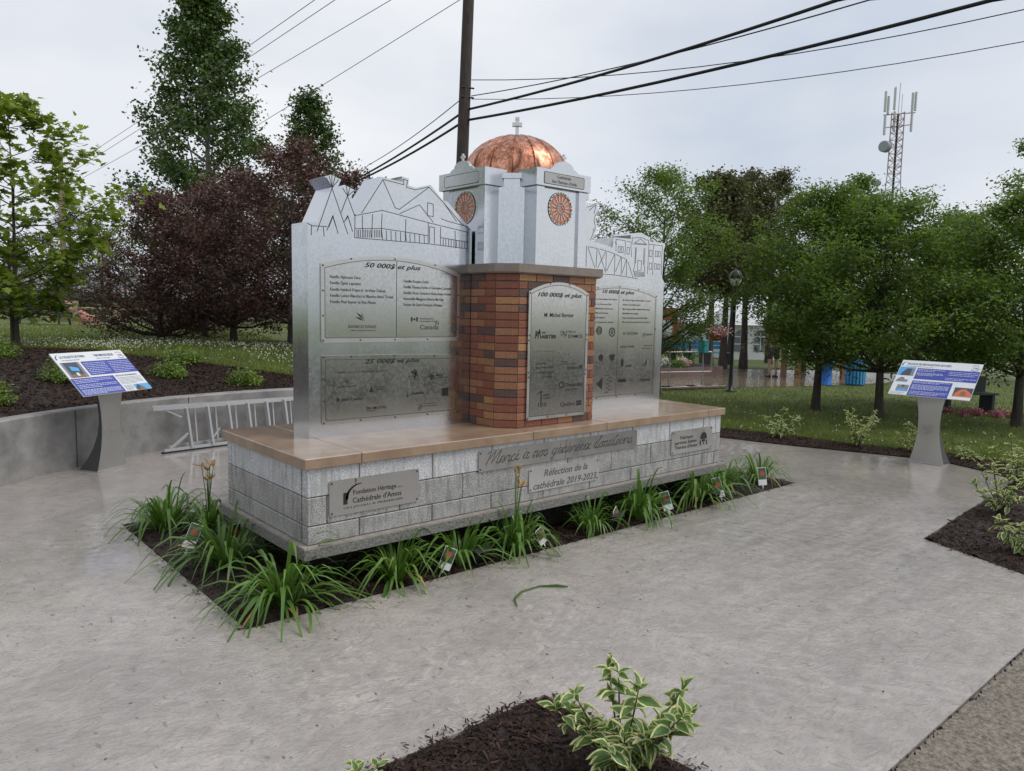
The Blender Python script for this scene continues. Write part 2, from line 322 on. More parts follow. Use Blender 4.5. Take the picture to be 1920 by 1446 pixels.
def glyphs(st, shear, bold):
    key = (st, shear, bold)
    if key not in GL:
        cu = bpy.data.curves.new('t', 'FONT'); cu.body = st; cu.size = 1; cu.shear = shear; cu.offset = bold; cu.resolution_u = 2; cu.dimensions = '2D'; cu.fill_mode = 'FRONT'
        o = bpy.data.objects.new('t', cu); COL.objects.link(o); dg = bpy.context.evaluated_depsgraph_get(); dg.update()
        me = bpy.data.meshes.new_from_object(o.evaluated_get(dg)); V = [(v.co.x, v.co.y) for v in me.vertices]; F = [tuple(p.vertices) for p in me.polygons]
        bpy.data.objects.remove(o); bpy.data.curves.remove(cu); bpy.data.meshes.remove(me)
        GL[key] = (V, F, max((a for a, b in V), default=0))
    return GL[key]
def thing(name, label, cat, loc=(0, 0, 0), rz=0, group=None):
    o = bpy.data.objects.new(name, None); COL.objects.link(o); o.location = loc; o.rotation_euler = (0, 0, rz); o.empty_display_size = .1
    return tag(o, label, cat, group)
def tag(o, label, cat, group=None):
    o['label'] = label; o['category'] = cat
    if group: o['group'] = group
    return o
def struct(o): o['kind'] = 'structure'; return o
def stuff(o, label=None, cat=None):
    o['kind'] = 'stuff'
    if label: o['label'] = label; o['category'] = cat
    return o
def fast_mesh(name, V, nper, F, mats, mi=None, smooth=False):  # numpy arrays: V (n,3), F (m,k) equal-size faces
    me = bpy.data.meshes.new(name); V = np.asarray(V, np.float32).reshape(-1, 3); F = np.asarray(F, np.int32); m, k = F.shape
    me.vertices.add(len(V)); me.vertices.foreach_set('co', V.ravel()); me.loops.add(m*k); me.loops.foreach_set('vertex_index', F.ravel())
    me.polygons.add(m); me.polygons.foreach_set('loop_start', np.arange(0, m*k, k, dtype=np.int32))
    try: me.polygons.foreach_set('loop_total', np.full(m, k, np.int32))
    except Exception: pass
    for q in mats: me.materials.append(MATS[q])
    if mi is not None: me.polygons.foreach_set('material_index', np.asarray(mi, np.int32))
    me.update(calc_edges=True); me.validate(); return me
def sstep(a, b, x):
    t = min(1, max(0, (x-a)/(b-a))); return t*t*(3-2*t)
SIL_L=[(0.341,2.607),(0.42,2.612),(0.545,2.882),(0.485,2.954),(0.536,2.975),(0.623,2.949),(0.592,2.887),(0.649,2.913),(0.738,2.885),(0.711,2.827),(0.751,2.717),(0.779,2.724),(0.977,3.016),(1.18,2.998),(1.17,3.044),(1.24,3.034),(1.235,2.98),(1.311,2.969),(1.455,3.011),(1.584,2.894),(1.627,2.894),(1.876,2.686)]
SIL_R=[(3.354,3.027),(3.502,3.08),(3.516,3.057),(3.511,3.026),(3.551,3.016),(3.527,2.974),(3.489,2.935),(3.508,2.879),(3.511,2.813),(3.484,2.762),(3.44,2.696),(3.5,2.683),(3.63,2.673),(3.763,2.646),(3.78,2.755),(4.049,2.759),(4.049,2.799),(4.104,2.824),(4.221,2.839),(4.278,2.821),(4.377,2.798),(4.384,2.757),(4.638,2.755),(4.642,2.719),(4.622,2.676),(4.622,2.551),(4.614,2.367),(4.649,2.326)]
ENG_L=[[(0.42,2.544),(0.545,2.874),(0.679,2.541)],[(0.341,2.594),(0.382,2.579),(0.5,2.583)],[(0.374,2.578),(0.372,2.511)],[(0.471,2.578),(0.477,2.51)],[(0.5,2.554),(0.551,2.671),(0.595,2.539)],[(0.518,2.583),(0.551,2.663),(0.578,2.588)],[(0.622,2.701),(0.675,2.831),(0.738,2.688)],[(0.649,2.633),(0.678,2.683),(0.72,2.564)],[(0.662,2.65),(0.68,2.675),(0.702,2.614)],[(0.545,2.879),(0.498,2.947)],[(0.545,2.879),(0.521,2.963)],[(0.546,2.88),(0.543,2.969)],[(0.548,2.88),(0.571,2.964)],[(0.548,2.88),(0.601,2.946)],[(0.677,2.833),(0.636,2.885)],[(0.677,2.833),(0.667,2.904)],[(0.679,2.833),(0.698,2.9)],[(0.681,2.833),(0.729,2.876)],[(0.742,2.697),(0.738,2.522)],[(0.738,2.688),(0.988,2.753),(1.459,2.693),(1.865,2.649)],[(0.801,2.714),(0.992,2.995)],[(0.992,2.995),(1.108,2.785),(1.147,2.777),(1.439,2.988)],[(1.001,2.996),(1.19,2.979),(1.185,3.024),(1.225,3.016),(1.215,2.961),(1.301,2.951),(1.439,2.991)],[(1.439,2.988),(1.595,2.873),(1.784,2.718),(1.876,2.677)],[(1.153,2.744),(1.343,2.834),(1.485,2.704)],[(1.425,2.86),(1.483,2.853),(1.484,2.751),(1.424,2.754),(1.425,2.86)],[(1.595,2.873),(1.728,2.735)],[(1.57,2.742),(1.608,2.731),(1.853,2.697)],[(0.738,2.518),(0.989,2.519),(1.44,2.521),(1.867,2.506)],[(0.742,2.588),(0.979,2.61),(1.213,2.6),(1.428,2.588)],[(0.806,2.695),(0.809,2.524)],[(0.897,2.712),(0.892,2.53)],[(0.986,2.724),(0.979,2.614),(0.992,2.519)],[(1.212,2.704),(1.208,2.6),(1.217,2.53)],[(1.435,2.695),(1.434,2.524)],[(1.448,2.664),(1.499,2.66),(1.498,2.529)],[(1.448,2.664),(1.448,2.53)],[(1.562,2.668),(1.562,2.521)],[(1.716,2.65),(1.721,2.505)],[(1.566,2.582),(1.855,2.565)],[(1.848,2.648),(1.85,2.51)],[(0.758,2.579),(0.76,2.522)],[(0.773,2.581),(0.775,2.523)],[(0.789,2.582),(0.791,2.525)],[(0.82,2.584),(0.822,2.527)],[(0.836,2.586),(0.837,2.528)],[(0.851,2.587),(0.853,2.529)],[(0.867,2.588),(0.869,2.531)],[(0.883,2.59),(0.885,2.532)],[(0.915,2.592),(0.917,2.534)],[(0.931,2.594),(0.933,2.536)],[(0.947,2.595),(0.949,2.537)],[(0.963,2.596),(0.965,2.538)],[(0.979,2.598),(0.981,2.539)],[(1.025,2.597),(1.027,2.524)],[(1.069,2.596),(1.072,2.524)],[(1.114,2.595),(1.117,2.524)],[(1.159,2.594),(1.162,2.524)],[(1.205,2.592),(1.208,2.524)],[(1.251,2.591),(1.254,2.524)],[(1.298,2.59),(1.301,2.523)],[(1.345,2.589),(1.348,2.523)],[(1.393,2.587),(1.396,2.523)],[(1.59,2.575),(1.591,2.518)],[(1.618,2.573),(1.619,2.518)],[(1.647,2.572),(1.648,2.517)],[(1.675,2.57),(1.676,2.516)],[(1.704,2.569),(1.705,2.515)],[(1.733,2.567),(1.734,2.515)],[(1.762,2.566),(1.763,2.514)],[(1.791,2.564),(1.792,2.513)],[(1.821,2.563),(1.822,2.512)]]
ENG_R=[[(3.37,2.636),(3.372,2.428)],[(3.398,2.631),(3.529,2.623)],[(3.391,2.626),(3.502,2.428)],[(3.527,2.623),(3.521,2.429)],[(3.564,2.621),(3.662,2.608)],[(3.543,2.619),(3.67,2.385)],[(3.67,2.606),(3.672,2.405)],[(3.659,2.598),(3.548,2.43)],[(3.688,2.605),(3.796,2.585)],[(3.805,2.583),(3.807,2.377)],[(3.8,2.58),(3.684,2.403)],[(3.823,2.579),(3.91,2.56)],[(3.91,2.56),(3.915,2.36)],[(3.903,2.555),(3.824,2.405)],[(3.922,2.556),(3.996,2.538)],[(3.997,2.535),(3.999,2.363)],[(3.988,2.53),(3.931,2.395)],[(4.016,2.517),(4.111,2.351)],[(3.587,2.367),(3.807,2.367),(4.195,2.341)],[(3.804,2.713),(3.817,2.682),(3.821,2.614)],[(3.814,2.74),(3.821,2.682)],[(3.822,2.736),(3.962,2.734)],[(3.962,2.729),(3.968,2.692),(3.964,2.583)],[(3.985,2.726),(4.062,2.727)],[(4.071,2.784),(4.078,2.73),(4.056,2.699),(4.073,2.57)],[(4.083,2.77),(4.224,2.786),(4.281,2.78),(4.285,2.768),(4.35,2.768),(4.359,2.7),(4.352,2.402)],[(4.114,2.72),(4.217,2.772),(4.308,2.722),(4.114,2.72)],[(4.079,2.708),(4.333,2.716)],[(4.443,2.721),(4.438,2.679),(4.443,2.398)],[(4.357,2.725),(4.598,2.724)],[(4.598,2.721),(4.593,2.674),(4.594,2.4)],[(4.132,2.674),(4.134,2.634),(4.131,2.483),(4.111,2.421)],[(4.148,2.675),(4.145,2.509)],[(4.279,2.679),(4.272,2.516),(4.299,2.471),(4.302,2.423)],[(4.295,2.675),(4.289,2.501)],[(4.179,2.538),(4.243,2.537),(4.241,2.438),(4.181,2.432),(4.179,2.538)],[(4.119,2.417),(4.294,2.417),(4.301,2.374),(4.146,2.362),(4.119,2.417)],[(4.124,2.404),(4.295,2.405)],[(4.128,2.392),(4.297,2.393)],[(4.137,2.38),(4.3,2.382)],[(3.855,2.667),(3.886,2.665),(3.884,2.604),(3.854,2.606),(3.855,2.667)],[(3.904,2.668),(3.935,2.666),(3.934,2.605),(3.903,2.607),(3.904,2.668)],[(3.996,2.667),(4.035,2.666),(4.034,2.596),(3.995,2.598),(3.996,2.667)],[(4.377,2.663),(4.418,2.661),(4.418,2.592),(4.376,2.593),(4.377,2.663)],[(4.476,2.659),(4.51,2.657),(4.508,2.597),(4.475,2.599),(4.476,2.659)],[(4.53,2.66),(4.564,2.658),(4.563,2.598),(4.529,2.6),(4.53,2.66)],[(4.377,2.524),(4.419,2.522),(4.418,2.453),(4.377,2.455),(4.377,2.524)],[(4.472,2.522),(4.51,2.519),(4.509,2.46),(4.471,2.462),(4.472,2.522)],[(4.531,2.52),(4.565,2.517),(4.563,2.46),(4.53,2.462),(4.531,2.52)],[(3.361,3.021),(3.412,3.035),(3.496,3.071)],[(3.394,2.992),(3.458,3.038),(3.493,3.055)],[(3.493,3.05),(3.464,2.964)],[(3.532,2.997),(3.482,2.948),(3.47,2.902),(3.49,2.842),(3.482,2.788)],[(3.464,2.818),(3.46,2.773),(3.439,2.723),(3.421,2.697)]]
T50=[('50 000$ et plus', 0.817, 1.354, 2.294, 0.037, 'i'), ('Famille Alphonse Dion', 0.515, 0.784, 2.196, 0.023, 'b'), ('Famille Égide Lapointe', 0.517, 0.786, 2.15, 0.023, 'b'), ('Famille Ivanhoë Frigon Jr. et Irène Dubois', 0.518, 1.012, 2.1, 0.023, 'b'), ('Famille Lucien Blanchet et Blanche-Aimé Trudel', 0.518, 1.082, 2.053, 0.023, 'b'), ('Famille Paul Sayeur et Rita Plante', 0.519, 0.921, 2.005, 0.023, 'b'), ('Famille Rosaire Dubé', 1.185, 1.436, 2.188, 0.023, 'b'), ('Famille Thomas Fortin et Germaine Cossette', 1.184, 1.676, 2.141, 0.023, 'b'), ('Famille Victor Gravel et Rose-Anna Fortier', 1.183, 1.677, 2.092, 0.023, 'b'), ('Honorable Margaret Norrie McCain', 1.182, 1.591, 2.044, 0.023, 'b'), ("Soeurs de Saint-François d'Assise", 1.183, 1.581, 1.996, 0.023, 'b'), ('AGNICO EAGLE', 0.673, 0.927, 1.812, 0.024, 'b'), ('MINE CANADIAN MALARTIC', 0.695, 0.927, 1.787, 0.01, 'n'), ('Développement', 1.348, 1.49, 1.885, 0.013, 'n'), ('économique Canada', 1.348, 1.535, 1.864, 0.013, 'n'), ('Canada', 1.349, 1.541, 1.8, 0.04, 'n')]
T25=[('25 000$ et plus', 0.82, 1.353, 1.526, 0.035, 'i'), ('Famille Ernestine Arsenault Ouellette', 0.576, 1.037, 1.456, 0.017, 'n'), ('AGNICO EAGLE', 0.593, 0.744, 1.343, 0.013, 'n'), ('DEC AMOS', 0.908, 1.014, 1.33, 0.012, 'n'), ('RÉGION', 0.924, 1.014, 1.308, 0.012, 'n'), ('Jean Coutu', 0.615, 0.797, 1.238, 0.022, 'B'), ('PROMUTUEL', 0.837, 1.032, 1.152, 0.022, 'b'), ('ASSURANCE', 0.837, 0.924, 1.137, 0.007, 'n'), ('Demolex', 1.259, 1.403, 1.249, 0.026, 'i'), ('AMOS', 1.498, 1.556, 1.25, 0.009, 'n'), ('MRC', 1.523, 1.598, 1.394, 0.019, 'b'), ("D'ABITIBI", 1.506, 1.648, 1.376, 0.012, 'n'), ('Corporation des', 1.397, 1.524, 1.159, 0.01, 'n'), ('Soeurs de Sainte-Rose', 1.378, 1.54, 1.138, 0.01, 'n')]
T100=[('100 000$ et plus', 2.219, 2.781, 2.102, 0.037, 'i'), ('M. Michel Bernier', 2.312, 2.684, 1.925, 0.036, 'b'), ('MRC', 2.293, 2.343, 1.777, 0.02, 'n'), ('ABITIBI', 2.284, 2.462, 1.736, 0.031, 'B'), ('VILLE', 2.617, 2.717, 1.784, 0.019, 'n'), ("D'AMOS", 2.616, 2.802, 1.738, 0.03, 'b'), ('Conseil du', 2.224, 2.355, 1.508, 0.016, 'n'), ('patrimoine', 2.225, 2.448, 1.47, 0.024, 'n'), ('religieux', 2.239, 2.447, 1.425, 0.027, 'n'), ('du Québec', 2.296, 2.433, 1.39, 0.013, 'n'), ('Cabinet', 2.532, 2.614, 1.52, 0.011, 'n'), ("de l'Administration et", 2.525, 2.738, 1.497, 0.011, 'n'), ('Québec', 2.614, 2.758, 1.452, 0.028, 'n'), ('Desjardins', 2.6, 2.83, 1.293, 0.034, 'b'), ("Caisse d'Amos", 2.6, 2.762, 1.262, 0.013, 'n'), ('FONDS', 2.32, 2.406, 1.223, 0.015, 'n'), ("D'AMOS", 2.321, 2.414, 1.197, 0.015, 'n'), ('Québec', 2.539, 2.738, 1.115, 0.04, 'n')]
T10=[('10 000$ et plus', 3.602, 4.126, 2.172, 0.036, 'i'), ('Mme Odette et Rose-Marie Desrochers', 3.383, 3.858, 2.102, 0.016, 'b'), ('M. Garnier et Germain Roy', 3.385, 3.765, 2.05, 0.016, 'b'), ('Denis et Micheline Barrette', 3.387, 3.79, 2.004, 0.016, 'b'), ('Mme et Michel Nault', 3.389, 3.716, 1.958, 0.016, 'b'), ('Mme Claude Rigeot', 3.391, 3.676, 1.911, 0.016, 'b'), ('Annette et Huguette Audet', 3.393, 3.804, 1.863, 0.016, 'b'), ('M. Claude F. Bigué et Mme Hélène Turcotte', 3.943, 4.409, 2.099, 0.017, 'b'), ('Andrée et la famille Gravel', 3.945, 4.234, 2.051, 0.017, 'b'), ('Mme Denise et Mme Hollande Plamondon', 3.945, 4.399, 2.004, 0.017, 'b'), ('Mme Pierrette Lavigne', 3.947, 4.205, 1.958, 0.017, 'b'), ('Soeurs de Saint-Joseph de Saint-Vallier', 3.947, 4.372, 1.91, 0.017, 'b'), ('Filles de la Charité du Sacré-Coeur de Jésus', 3.946, 4.412, 1.865, 0.017, 'b'), ('LE CITOYEN', 3.967, 4.205, 1.734, 0.032, 'n'), ('Agnico', 4.348, 4.464, 1.729, 0.024, 'n'), ('MARCHAND', 3.929, 4.158, 1.596, 0.024, 'n'), ('Hôtel', 4.315, 4.466, 1.607, 0.016, 'n'), ('des Eskers', 4.293, 4.467, 1.579, 0.014, 'n'), ('nolia', 4.016, 4.128, 1.39, 0.026, 'b'), ('Agro', 4.304, 4.385, 1.388, 0.023, 'b'), ('Caisse', 3.934, 4.029, 1.233, 0.014, 'n'), ('Gyva', 4.259, 4.452, 1.22, 0.035, 'Bi')]
TFOND=[('Fondation Héritage', 0.339, 0.699, 0.66, 0.034, 's'), ('DE LA', 0.711, 0.755, 0.66, 0.01, 'n'), ("Cathédrale d'Amos", 0.336, 0.743, 0.6, 0.038, 's'), ('UN JOYAU À PRÉSERVER', 0.265, 0.76, 0.566, 0.014, 'n')]
TREF=[('Réfection de la', 2.197, 2.751, 0.544, 0.061, 'si'), ('cathédrale 2019-2023', 2.073, 2.877, 0.441, 0.061, 'si')]
TFAB=[('Fabrique', 4.14, 4.361, 0.678, 0.035, 's'), ('paroisse Sainte-', 4.052, 4.437, 0.628, 0.035, 's'), ("Thérèse d'Amos", 4.055, 4.447, 0.578, 0.035, 's')]
TCATH=[('Cathédrale', 2.447, 2.616, 3.12, 0.026, 'si'), ("Ste-Thérèse d'Avila", 2.395, 2.685, 3.083, 0.026, 'si')]
# ---------------------------------------------------------------- ground, plaza, beds
CX, CY = 2.5, .7
def height(x, y):
    w = .754*x-.657*y; rho = math.hypot(x-CX, y-CY)
    h = 1.1*(1-sstep(-2, 4.5, w))*sstep(0, 3.5, y)*(.6+.4*sstep(5.6, 9.5, rho))
    if rho > 9: h += .035*math.sin(x*.9+1.3*math.sin(y*.5))*sstep(9, 14, rho)*min(1, h*2)
    return h
def interp(tab, a):
    if a <= tab[0][0]: return tab[0][1]
    for (a0, b0), (a1, b1) in zip(tab[:-1], tab[1:]):
        if a <= a1: return b0+(b1-b0)*(a-a0)/(a1-a0)
    return tab[-1][1]
R0T = [(-24, 6.62), (-21.6, 6.6), (-14, 6.72), (-9.8, 6.55), (-4.2, 6.24), (2.3, 5.97), (8.3, 5.86), (13.3, 5.85), (30, 5.7), (50, 5.6), (210, 5.6)]
def pol(a, r): return (CX+r*math.cos(rad(a)), CY+r*math.sin(rad(a)))
gm = MB(); gm.add([(-600, -600, -.075), (600, -600, -.075), (600, 600, -.075), (-600, 600, -.075)], [(0, 1, 2, 3)]); struct(gm.build('ground', 'lawn_grass'))
# lawn: polar sheet from the plaza edge to the horizon
b = MB(); angs = [-23+k*1.5 for k in range(int(228/1.5)+1)]; rr = [0, .15, .4, .8, 1.2, 1.7, 2.2, 2.8, 3.4, 4.2, 5, 6, 7.5, 9, 11, 13, 16, 20, 26, 34, 45, 60, 90, 140, 220, 400]
V = []
for a in angs:
    for q in rr:
        r = interp(R0T, a)+q; x, y = pol(a, r); V.append((x, y, height(x, y)*(1 if q < 60 else 1)))
n = len(rr); b.add(V, [(i*n+j, i*n+j+1, (i+1)*n+j+1, (i+1)*n+j) for i in range(len(angs)-1) for j in range(n-1)], 0, True)
struct(b.build('lawn', 'lawn_grass'))
BED = (-.539, 6.115, -.272, 2.568)
outl = [pol(a, interp(R0T, a)) for a in np.arange(-21, 206, 2.0)]
def bed3y(x): return -2.13+.51*(x-4.94)/7.06
outl = [(8.66, bed3y(8.66))]+outl+[(-3.6, -1.99), (.35, -1.99), (.45, -3.42), (4.38, -3.42), (4.94, -2.13)]
hole = [(BED[0], BED[2]), (BED[1], BED[2]), (BED[1], BED[3]), (BED[0], BED[3])]
b = MB(); b.poly([outl, hole], lambda x, y: (x, y, 0))
for lp in (outl, hole):
    k = len(lp); b.add([(x, y, 0) for x, y in lp]+[(x, y, -.07) for x, y in lp], [(i, (i+1) % k, k+(i+1) % k, k+i) for i in range(k)])
struct(b.build('plaza_pavement', 'wet_concrete'))
b = MB(); b.rect(-60, -6.8, 60, -3.425, lambda x, y: (x, y, -.012)); struct(b.build('asphalt_path', 'asphalt'))
b = MB(); b.rect(-90, -19, 90, -6.8, lambda x, y: (x, y, -.012)); struct(b.build('road', 'road_tar'))
rng = random.Random(3); npr = np.random.default_rng(5)
b = MB()                                                    # crumbled edge between slab and asphalt
for k in range(110):
    x = rng.uniform(.3, 4.6); y = -3.432+rng.gauss(0, .006); s = rng.uniform(.003, .008)
    b.add([(x-s, y-s, -.012), (x+s, y-s*.6, -.012), (x+s*.4, y+s, -.011), (x, y, s*.25)], [(0, 1, 3), (1, 2, 3), (2, 0, 3)])
stuff(b.build('loose_grit', 'soil_dark'), 'dark crumbled grit along the edge between slab and asphalt', 'grit')
def patch(c, nu, nv, zf, name, m):                         # bilinear patch c = 4 corners
    b = MB(); V = []
    for i in range(nu+1):
        for j in range(nv+1):
            u, v = i/nu, j/nv
            x = (c[0][0]*(1-u)+c[1][0]*u)*(1-v)+(c[3][0]*(1-u)+c[2][0]*u)*v; y = (c[0][1]*(1-u)+c[1][1]*u)*(1-v)+(c[3][1]*(1-u)+c[2][1]*u)*v
            V.append((x, y, zf(x, y)))
    b.add(V, [(i*(nv+1)+j, (i+1)*(nv+1)+j, (i+1)*(nv+1)+j+1, i*(nv+1)+j+1) for i in range(nu) for j in range(nv)], 0, True)
    return struct(b.build(name, m))
def bz(x, y): return -.012+.018*math.sin(x*7+2*math.sin(y*5))*math.sin(y*6+x)+.01*math.sin(x*23+y*17)
patch([(BED[0], BED[2]), (BED[1], BED[2]), (BED[1], BED[3]), (BED[0], BED[3])], 110, 46, bz, 'mulch_bed', 'mulch')
patch([(-3.6, -1.995), (.345, -1.995), (.44, -3.42), (-3.6, -3.42)], 60, 24, lambda x, y: bz(x, y)+.006, 'mulch_bed', 'mulch')
patch([(4.95, -2.135), (12, -1.625), (12, -3.42), (4.39, -3.42)], 110, 26, lambda x, y: bz(x, y)+.006, 'mulch_bed', 'mulch')
FART = [(-26, 7.4), (-19.2, 7.35), (-15.2, 7.36), (-11, 7.36), (-5.9, 7.09), (-1.8, 6.77), (7.2, 6.82), (13, 6.73), (25, 6.6), (40, 6.4)]
RMT = [(60, 6.5), (83, 6.8), (97.7, 8.6), (104, 11.3), (112, 11.6), (200, 11.6)]
def ringpatch(a0, a1, da, inner, outer, nr, dz, name):
    b = MB(); aa = list(np.arange(a0, a1+da, da)); V = []
    for a in aa:
        for j in range(nr+1):
            r = inner(a)+(outer(a)-inner(a))*j/nr; x, y = pol(a, r); e = 0 if j in (0, nr) else .012*math.sin(x*9+y*4)*math.sin(y*8)
            V.append((x, y, height(x, y)+dz+e-(.02 if j == nr else 0)))
    n = nr+1; b.add(V, [(i*n+j, i*n+j+1, (i+1)*n+j+1, (i+1)*n+j) for i in range(len(aa)-1) for j in range(nr)], 0, True)
    return struct(b.build(name, 'mulch'))
ringpatch(-22, 40, 1, lambda a: interp(R0T, a)-.004, lambda a: interp(FART, a), 6, .014, 'mulch_strip')
ringpatch(62, 200, 1.5, lambda a: 5.6, lambda a: interp(RMT, a)+.12*math.sin(a*1.9), 14, .02, 'mulch_slope')
# retaining wall
b = MB(); aa = list(np.arange(66, 206, 1.0))
prof = [(5.48, -.05), (5.48, .685), (5.495, .70), (5.665, .70), (5.68, .685), (5.68, .2)]
V = []
for a in aa:
    for r, z in prof: x, y = pol(a, r); V.append((x, y, z))
n = len(prof); b.add(V, [(i*n+j, (i+1)*n+j, (i+1)*n+j+1, i*n+j+1) for i in range(len(aa)-1) for j in range(n-1)], 0, False)
b.add([V[k] for k in range(n)], [tuple(range(n))])
rw = thing('retaining_wall', 'low curved grey concrete retaining wall holding back the mulch slope', 'wall'); b.build('wall_body', 'wall_concrete', rw)
for a in (84, 104, 121, 138):                                # formed control joints
    j = MB(); p = pol(a, 5.476); q = pol(a+.12, 5.476); j.add([(p[0], p[1], 0), (q[0], q[1], 0), (q[0], q[1], .69), (p[0], p[1], .69)], [(0, 1, 2, 3)]); j.build('control_joint', 'stand_dark', rw)
# bark chips, grass blades, clover
def chips(name, pts, smin, smax, label):
    n = len(pts); P = np.asarray(pts); L = npr.uniform(smin, smax, n); W = L*npr.uniform(.16, .34, n); A = npr.uniform(0, 2*np.pi, n); T = npr.normal(0, .32, n); U = npr.normal(0, .35, n)
    d = np.stack([np.cos(A)*np.cos(T), np.sin(A)*np.cos(T), np.sin(T)], 1); s = np.stack([-np.sin(A)*np.cos(U), np.cos(A)*np.cos(U), np.sin(U)], 1); up = np.array([0, 0, 1.])
    c = P+up*(npr.uniform(.002, .016, n))[:, None]
    l, w = (d*L[:, None]/2), (s*W[:, None]/2); ridge = up*(W*.35)[:, None]
    V = np.stack([c-l-w, c+l*.9-w*.8, c+l+ridge, c-l*.9+ridge, c-l+w*.8, c+l*.95+w], 1)
    F = (np.arange(n)*6)[:, None, None]+np.array([[0, 1, 2, 3], [3, 2, 5, 4]])[None]
    return stuff(link(name, fast_mesh(name, V, 6, F.reshape(-1, 4), ['chip'])), label, 'mulch')
pts = []
while len(pts) < 17000:
    x = rng.uniform(BED[0]+.005, BED[1]); y = rng.uniform(BED[2]+.005, BED[3]) if x < .3 or x > 4.8 else rng.uniform(BED[2]+.005, .25)
    pts.append((x, y, bz(x, y)))
chips('bark_mulch', pts, .018, .05, 'dark brown bark mulch in the bed around the monument')
pts = []
while len(pts) < 9000:
    x = rng.uniform(-1.4, .43); y = rng.uniform(-3.4, -1.99)
    if x < .35+.09*(-1.99-y)/1.43: pts.append((x, y, bz(x, y)+.006))
chips('bark_mulch', pts, .02, .055, 'dark bark mulch around the foreground variegated shrub')
pts = []
while len(pts) < 11000:
    x = 4.4+6*rng.random()**1.5; y = rng.uniform(-3.4, bed3y(x)-.01)
    if x > 4.94-.56*(-2.13-y)/1.29: pts.append((x, y, bz(x, y)+.006))
chips('bark_mulch', pts, .02, .055, 'dark bark mulch in the bed with the row of variegated shrubs')
pts = []
for k in range(9000):
    a = rng.uniform(-21, 38); r0 = interp(R0T, a); r = r0+(interp(FART, a)-r0)*rng.random(); x, y = pol(a, r); pts.append((x, y, height(x, y)+.018))
chips('bark_mulch', pts, .025, .06, 'narrow strip of dark bark mulch between slab and lawn')
pts = []
for k in range(26000):
    a = rng.uniform(75, 128); r = 5.7+(interp(RMT, a)-5.7)*rng.random(); x, y = pol(a, r); pts.append((x, y, height(x, y)+.022))
chips('bark_mulch', pts, .03, .08, 'dark bark mulch on the slope above the retaining wall')
pts = []
for k in range(650):
    e = rng.randrange(5); u = rng.random(); d = abs(rng.gauss(0, .035))
    x, y = ((BED[0]-d, BED[2]+u*2.7), (BED[0]+u*6.6, BED[2]-d), (-1.3+u*1.65, -1.985+d), (.35+.09*u+d, -2-1.4*u), (4.94-.56*u-d, -2.13-1.28*u))[e]
    pts.append((x, y, .0))
chips('bark_mulch', pts, .012, .035, 'stray bark chips spilled over the bed edges onto the slab')
def blades(name, pts, hmin, hmax, w, m, label, cat):
    n = len(pts); P = np.asarray(pts); A = npr.uniform(0, 2*np.pi, n); H = npr.uniform(hmin, hmax, n); ln = npr.normal(0, .35, (n, 2))*H[:, None]
    s = np.stack([np.cos(A), np.sin(A), np.zeros(n)], 1)*w; tip = P+np.concatenate([ln, H[:, None]], 1)
    V = np.stack([P-s, P+s, tip], 1); F = np.arange(n*3).reshape(-1, 3)
    return stuff(link(name, fast_mesh(name, V, 3, F, [m])), label, cat)
pts = []
for k in range(75000):
    a = rng.uniform(-21, 38); r = interp(FART, a)-.05+14*rng.random()**1.7; x, y = pol(a, r); pts.append((x, y, height(x, y)))
blades('grass', pts, .025, .075, .006, 'grass_blade', 'short mown grass of the lawn beyond the mulch strip', 'grass')
pts = []
for k in range(75000):
    a = rng.uniform(76, 125); r = interp(RMT, a)-.1+16*rng.random()**1.5; x, y = pol(a, r); pts.append((x, y, height(x, y)))
blades('grass', pts, .03, .09, .007, 'grass_blade', 'rougher grass on the raised lawn above the mulch slope', 'grass')
def clover(n, gen, label):
    P = np.array([gen() for k in range(n)]); s = npr.uniform(.008, .017, n)[:, None]; up = np.array([[0, 0, 1.]])
    e = [np.array([[1., 0, 0]]), np.array([[0, 1., 0]])]
    V = np.stack([P+e[0]*s, P+e[1]*s, P-e[0]*s, P-e[1]*s, P+up*s*1.1, P-up*s*.8], 1)
    F = (np.arange(n)*6)[:, None, None]+np.array([[0, 1, 4], [1, 2, 4], [2, 3, 4], [3, 0, 4], [1, 0, 5], [2, 1, 5], [3, 2, 5], [0, 3, 5]])[None]
    stuff(link('clover_flowers', fast_mesh('clover_flowers', V, 6, F.reshape(-1, 3), ['clover_white'])), label, 'clover')
def cl_left():
    while True:
        a = rng.uniform(77, 122); r = interp(RMT, a)+.05+15*rng.random()**1.3; x, y = pol(a, r)
        band = math.exp(-((r-interp(RMT, a)-3.2-.9*math.sin(a*.3))/1.5)**2)
        if rng.random() < .05+.95*band: return (x, y, height(x, y)+rng.uniform(.05, .085))
def cl_right():
    a = rng.uniform(-20, 34); r = interp(FART, a)+.1+9*rng.random()**1.3; x, y = pol(a, r); return (x, y, height(x, y)+rng.uniform(.03, .06))
clover(2600, cl_left, 'white clover flowers sprinkled over the raised lawn')
clover(350, cl_right, 'white clover flowers dotting the flat lawn beyond the mulch strip')
# far plaza with red pavers, street beyond
b = MB(); pz = [(11, 9.7), (13.45, 7.42), (15.5, 6.5), (17.9, 5.62), (21, 4.9), (25, 5.6), (24.5, 8), (22.2, 9.6), (20, 12.5), (14, 15)]
b.poly([pz], lambda x, y: (x, y, .02)); k = len(pz); b.add([(x, y, .02) for x, y in pz]+[(x, y, -.1) for x, y in pz], [(i, (i+1) % k, k+(i+1) % k, k+i) for i in range(k)])
struct(b.build('paved_square', 'paver'))
b = MB(); b.add([(24, -30, .02), (31, -30, .02), (40, 25, .02), (33, 25, .02)], [(0, 1, 2, 3)]); struct(b.build('street', 'asphalt'))
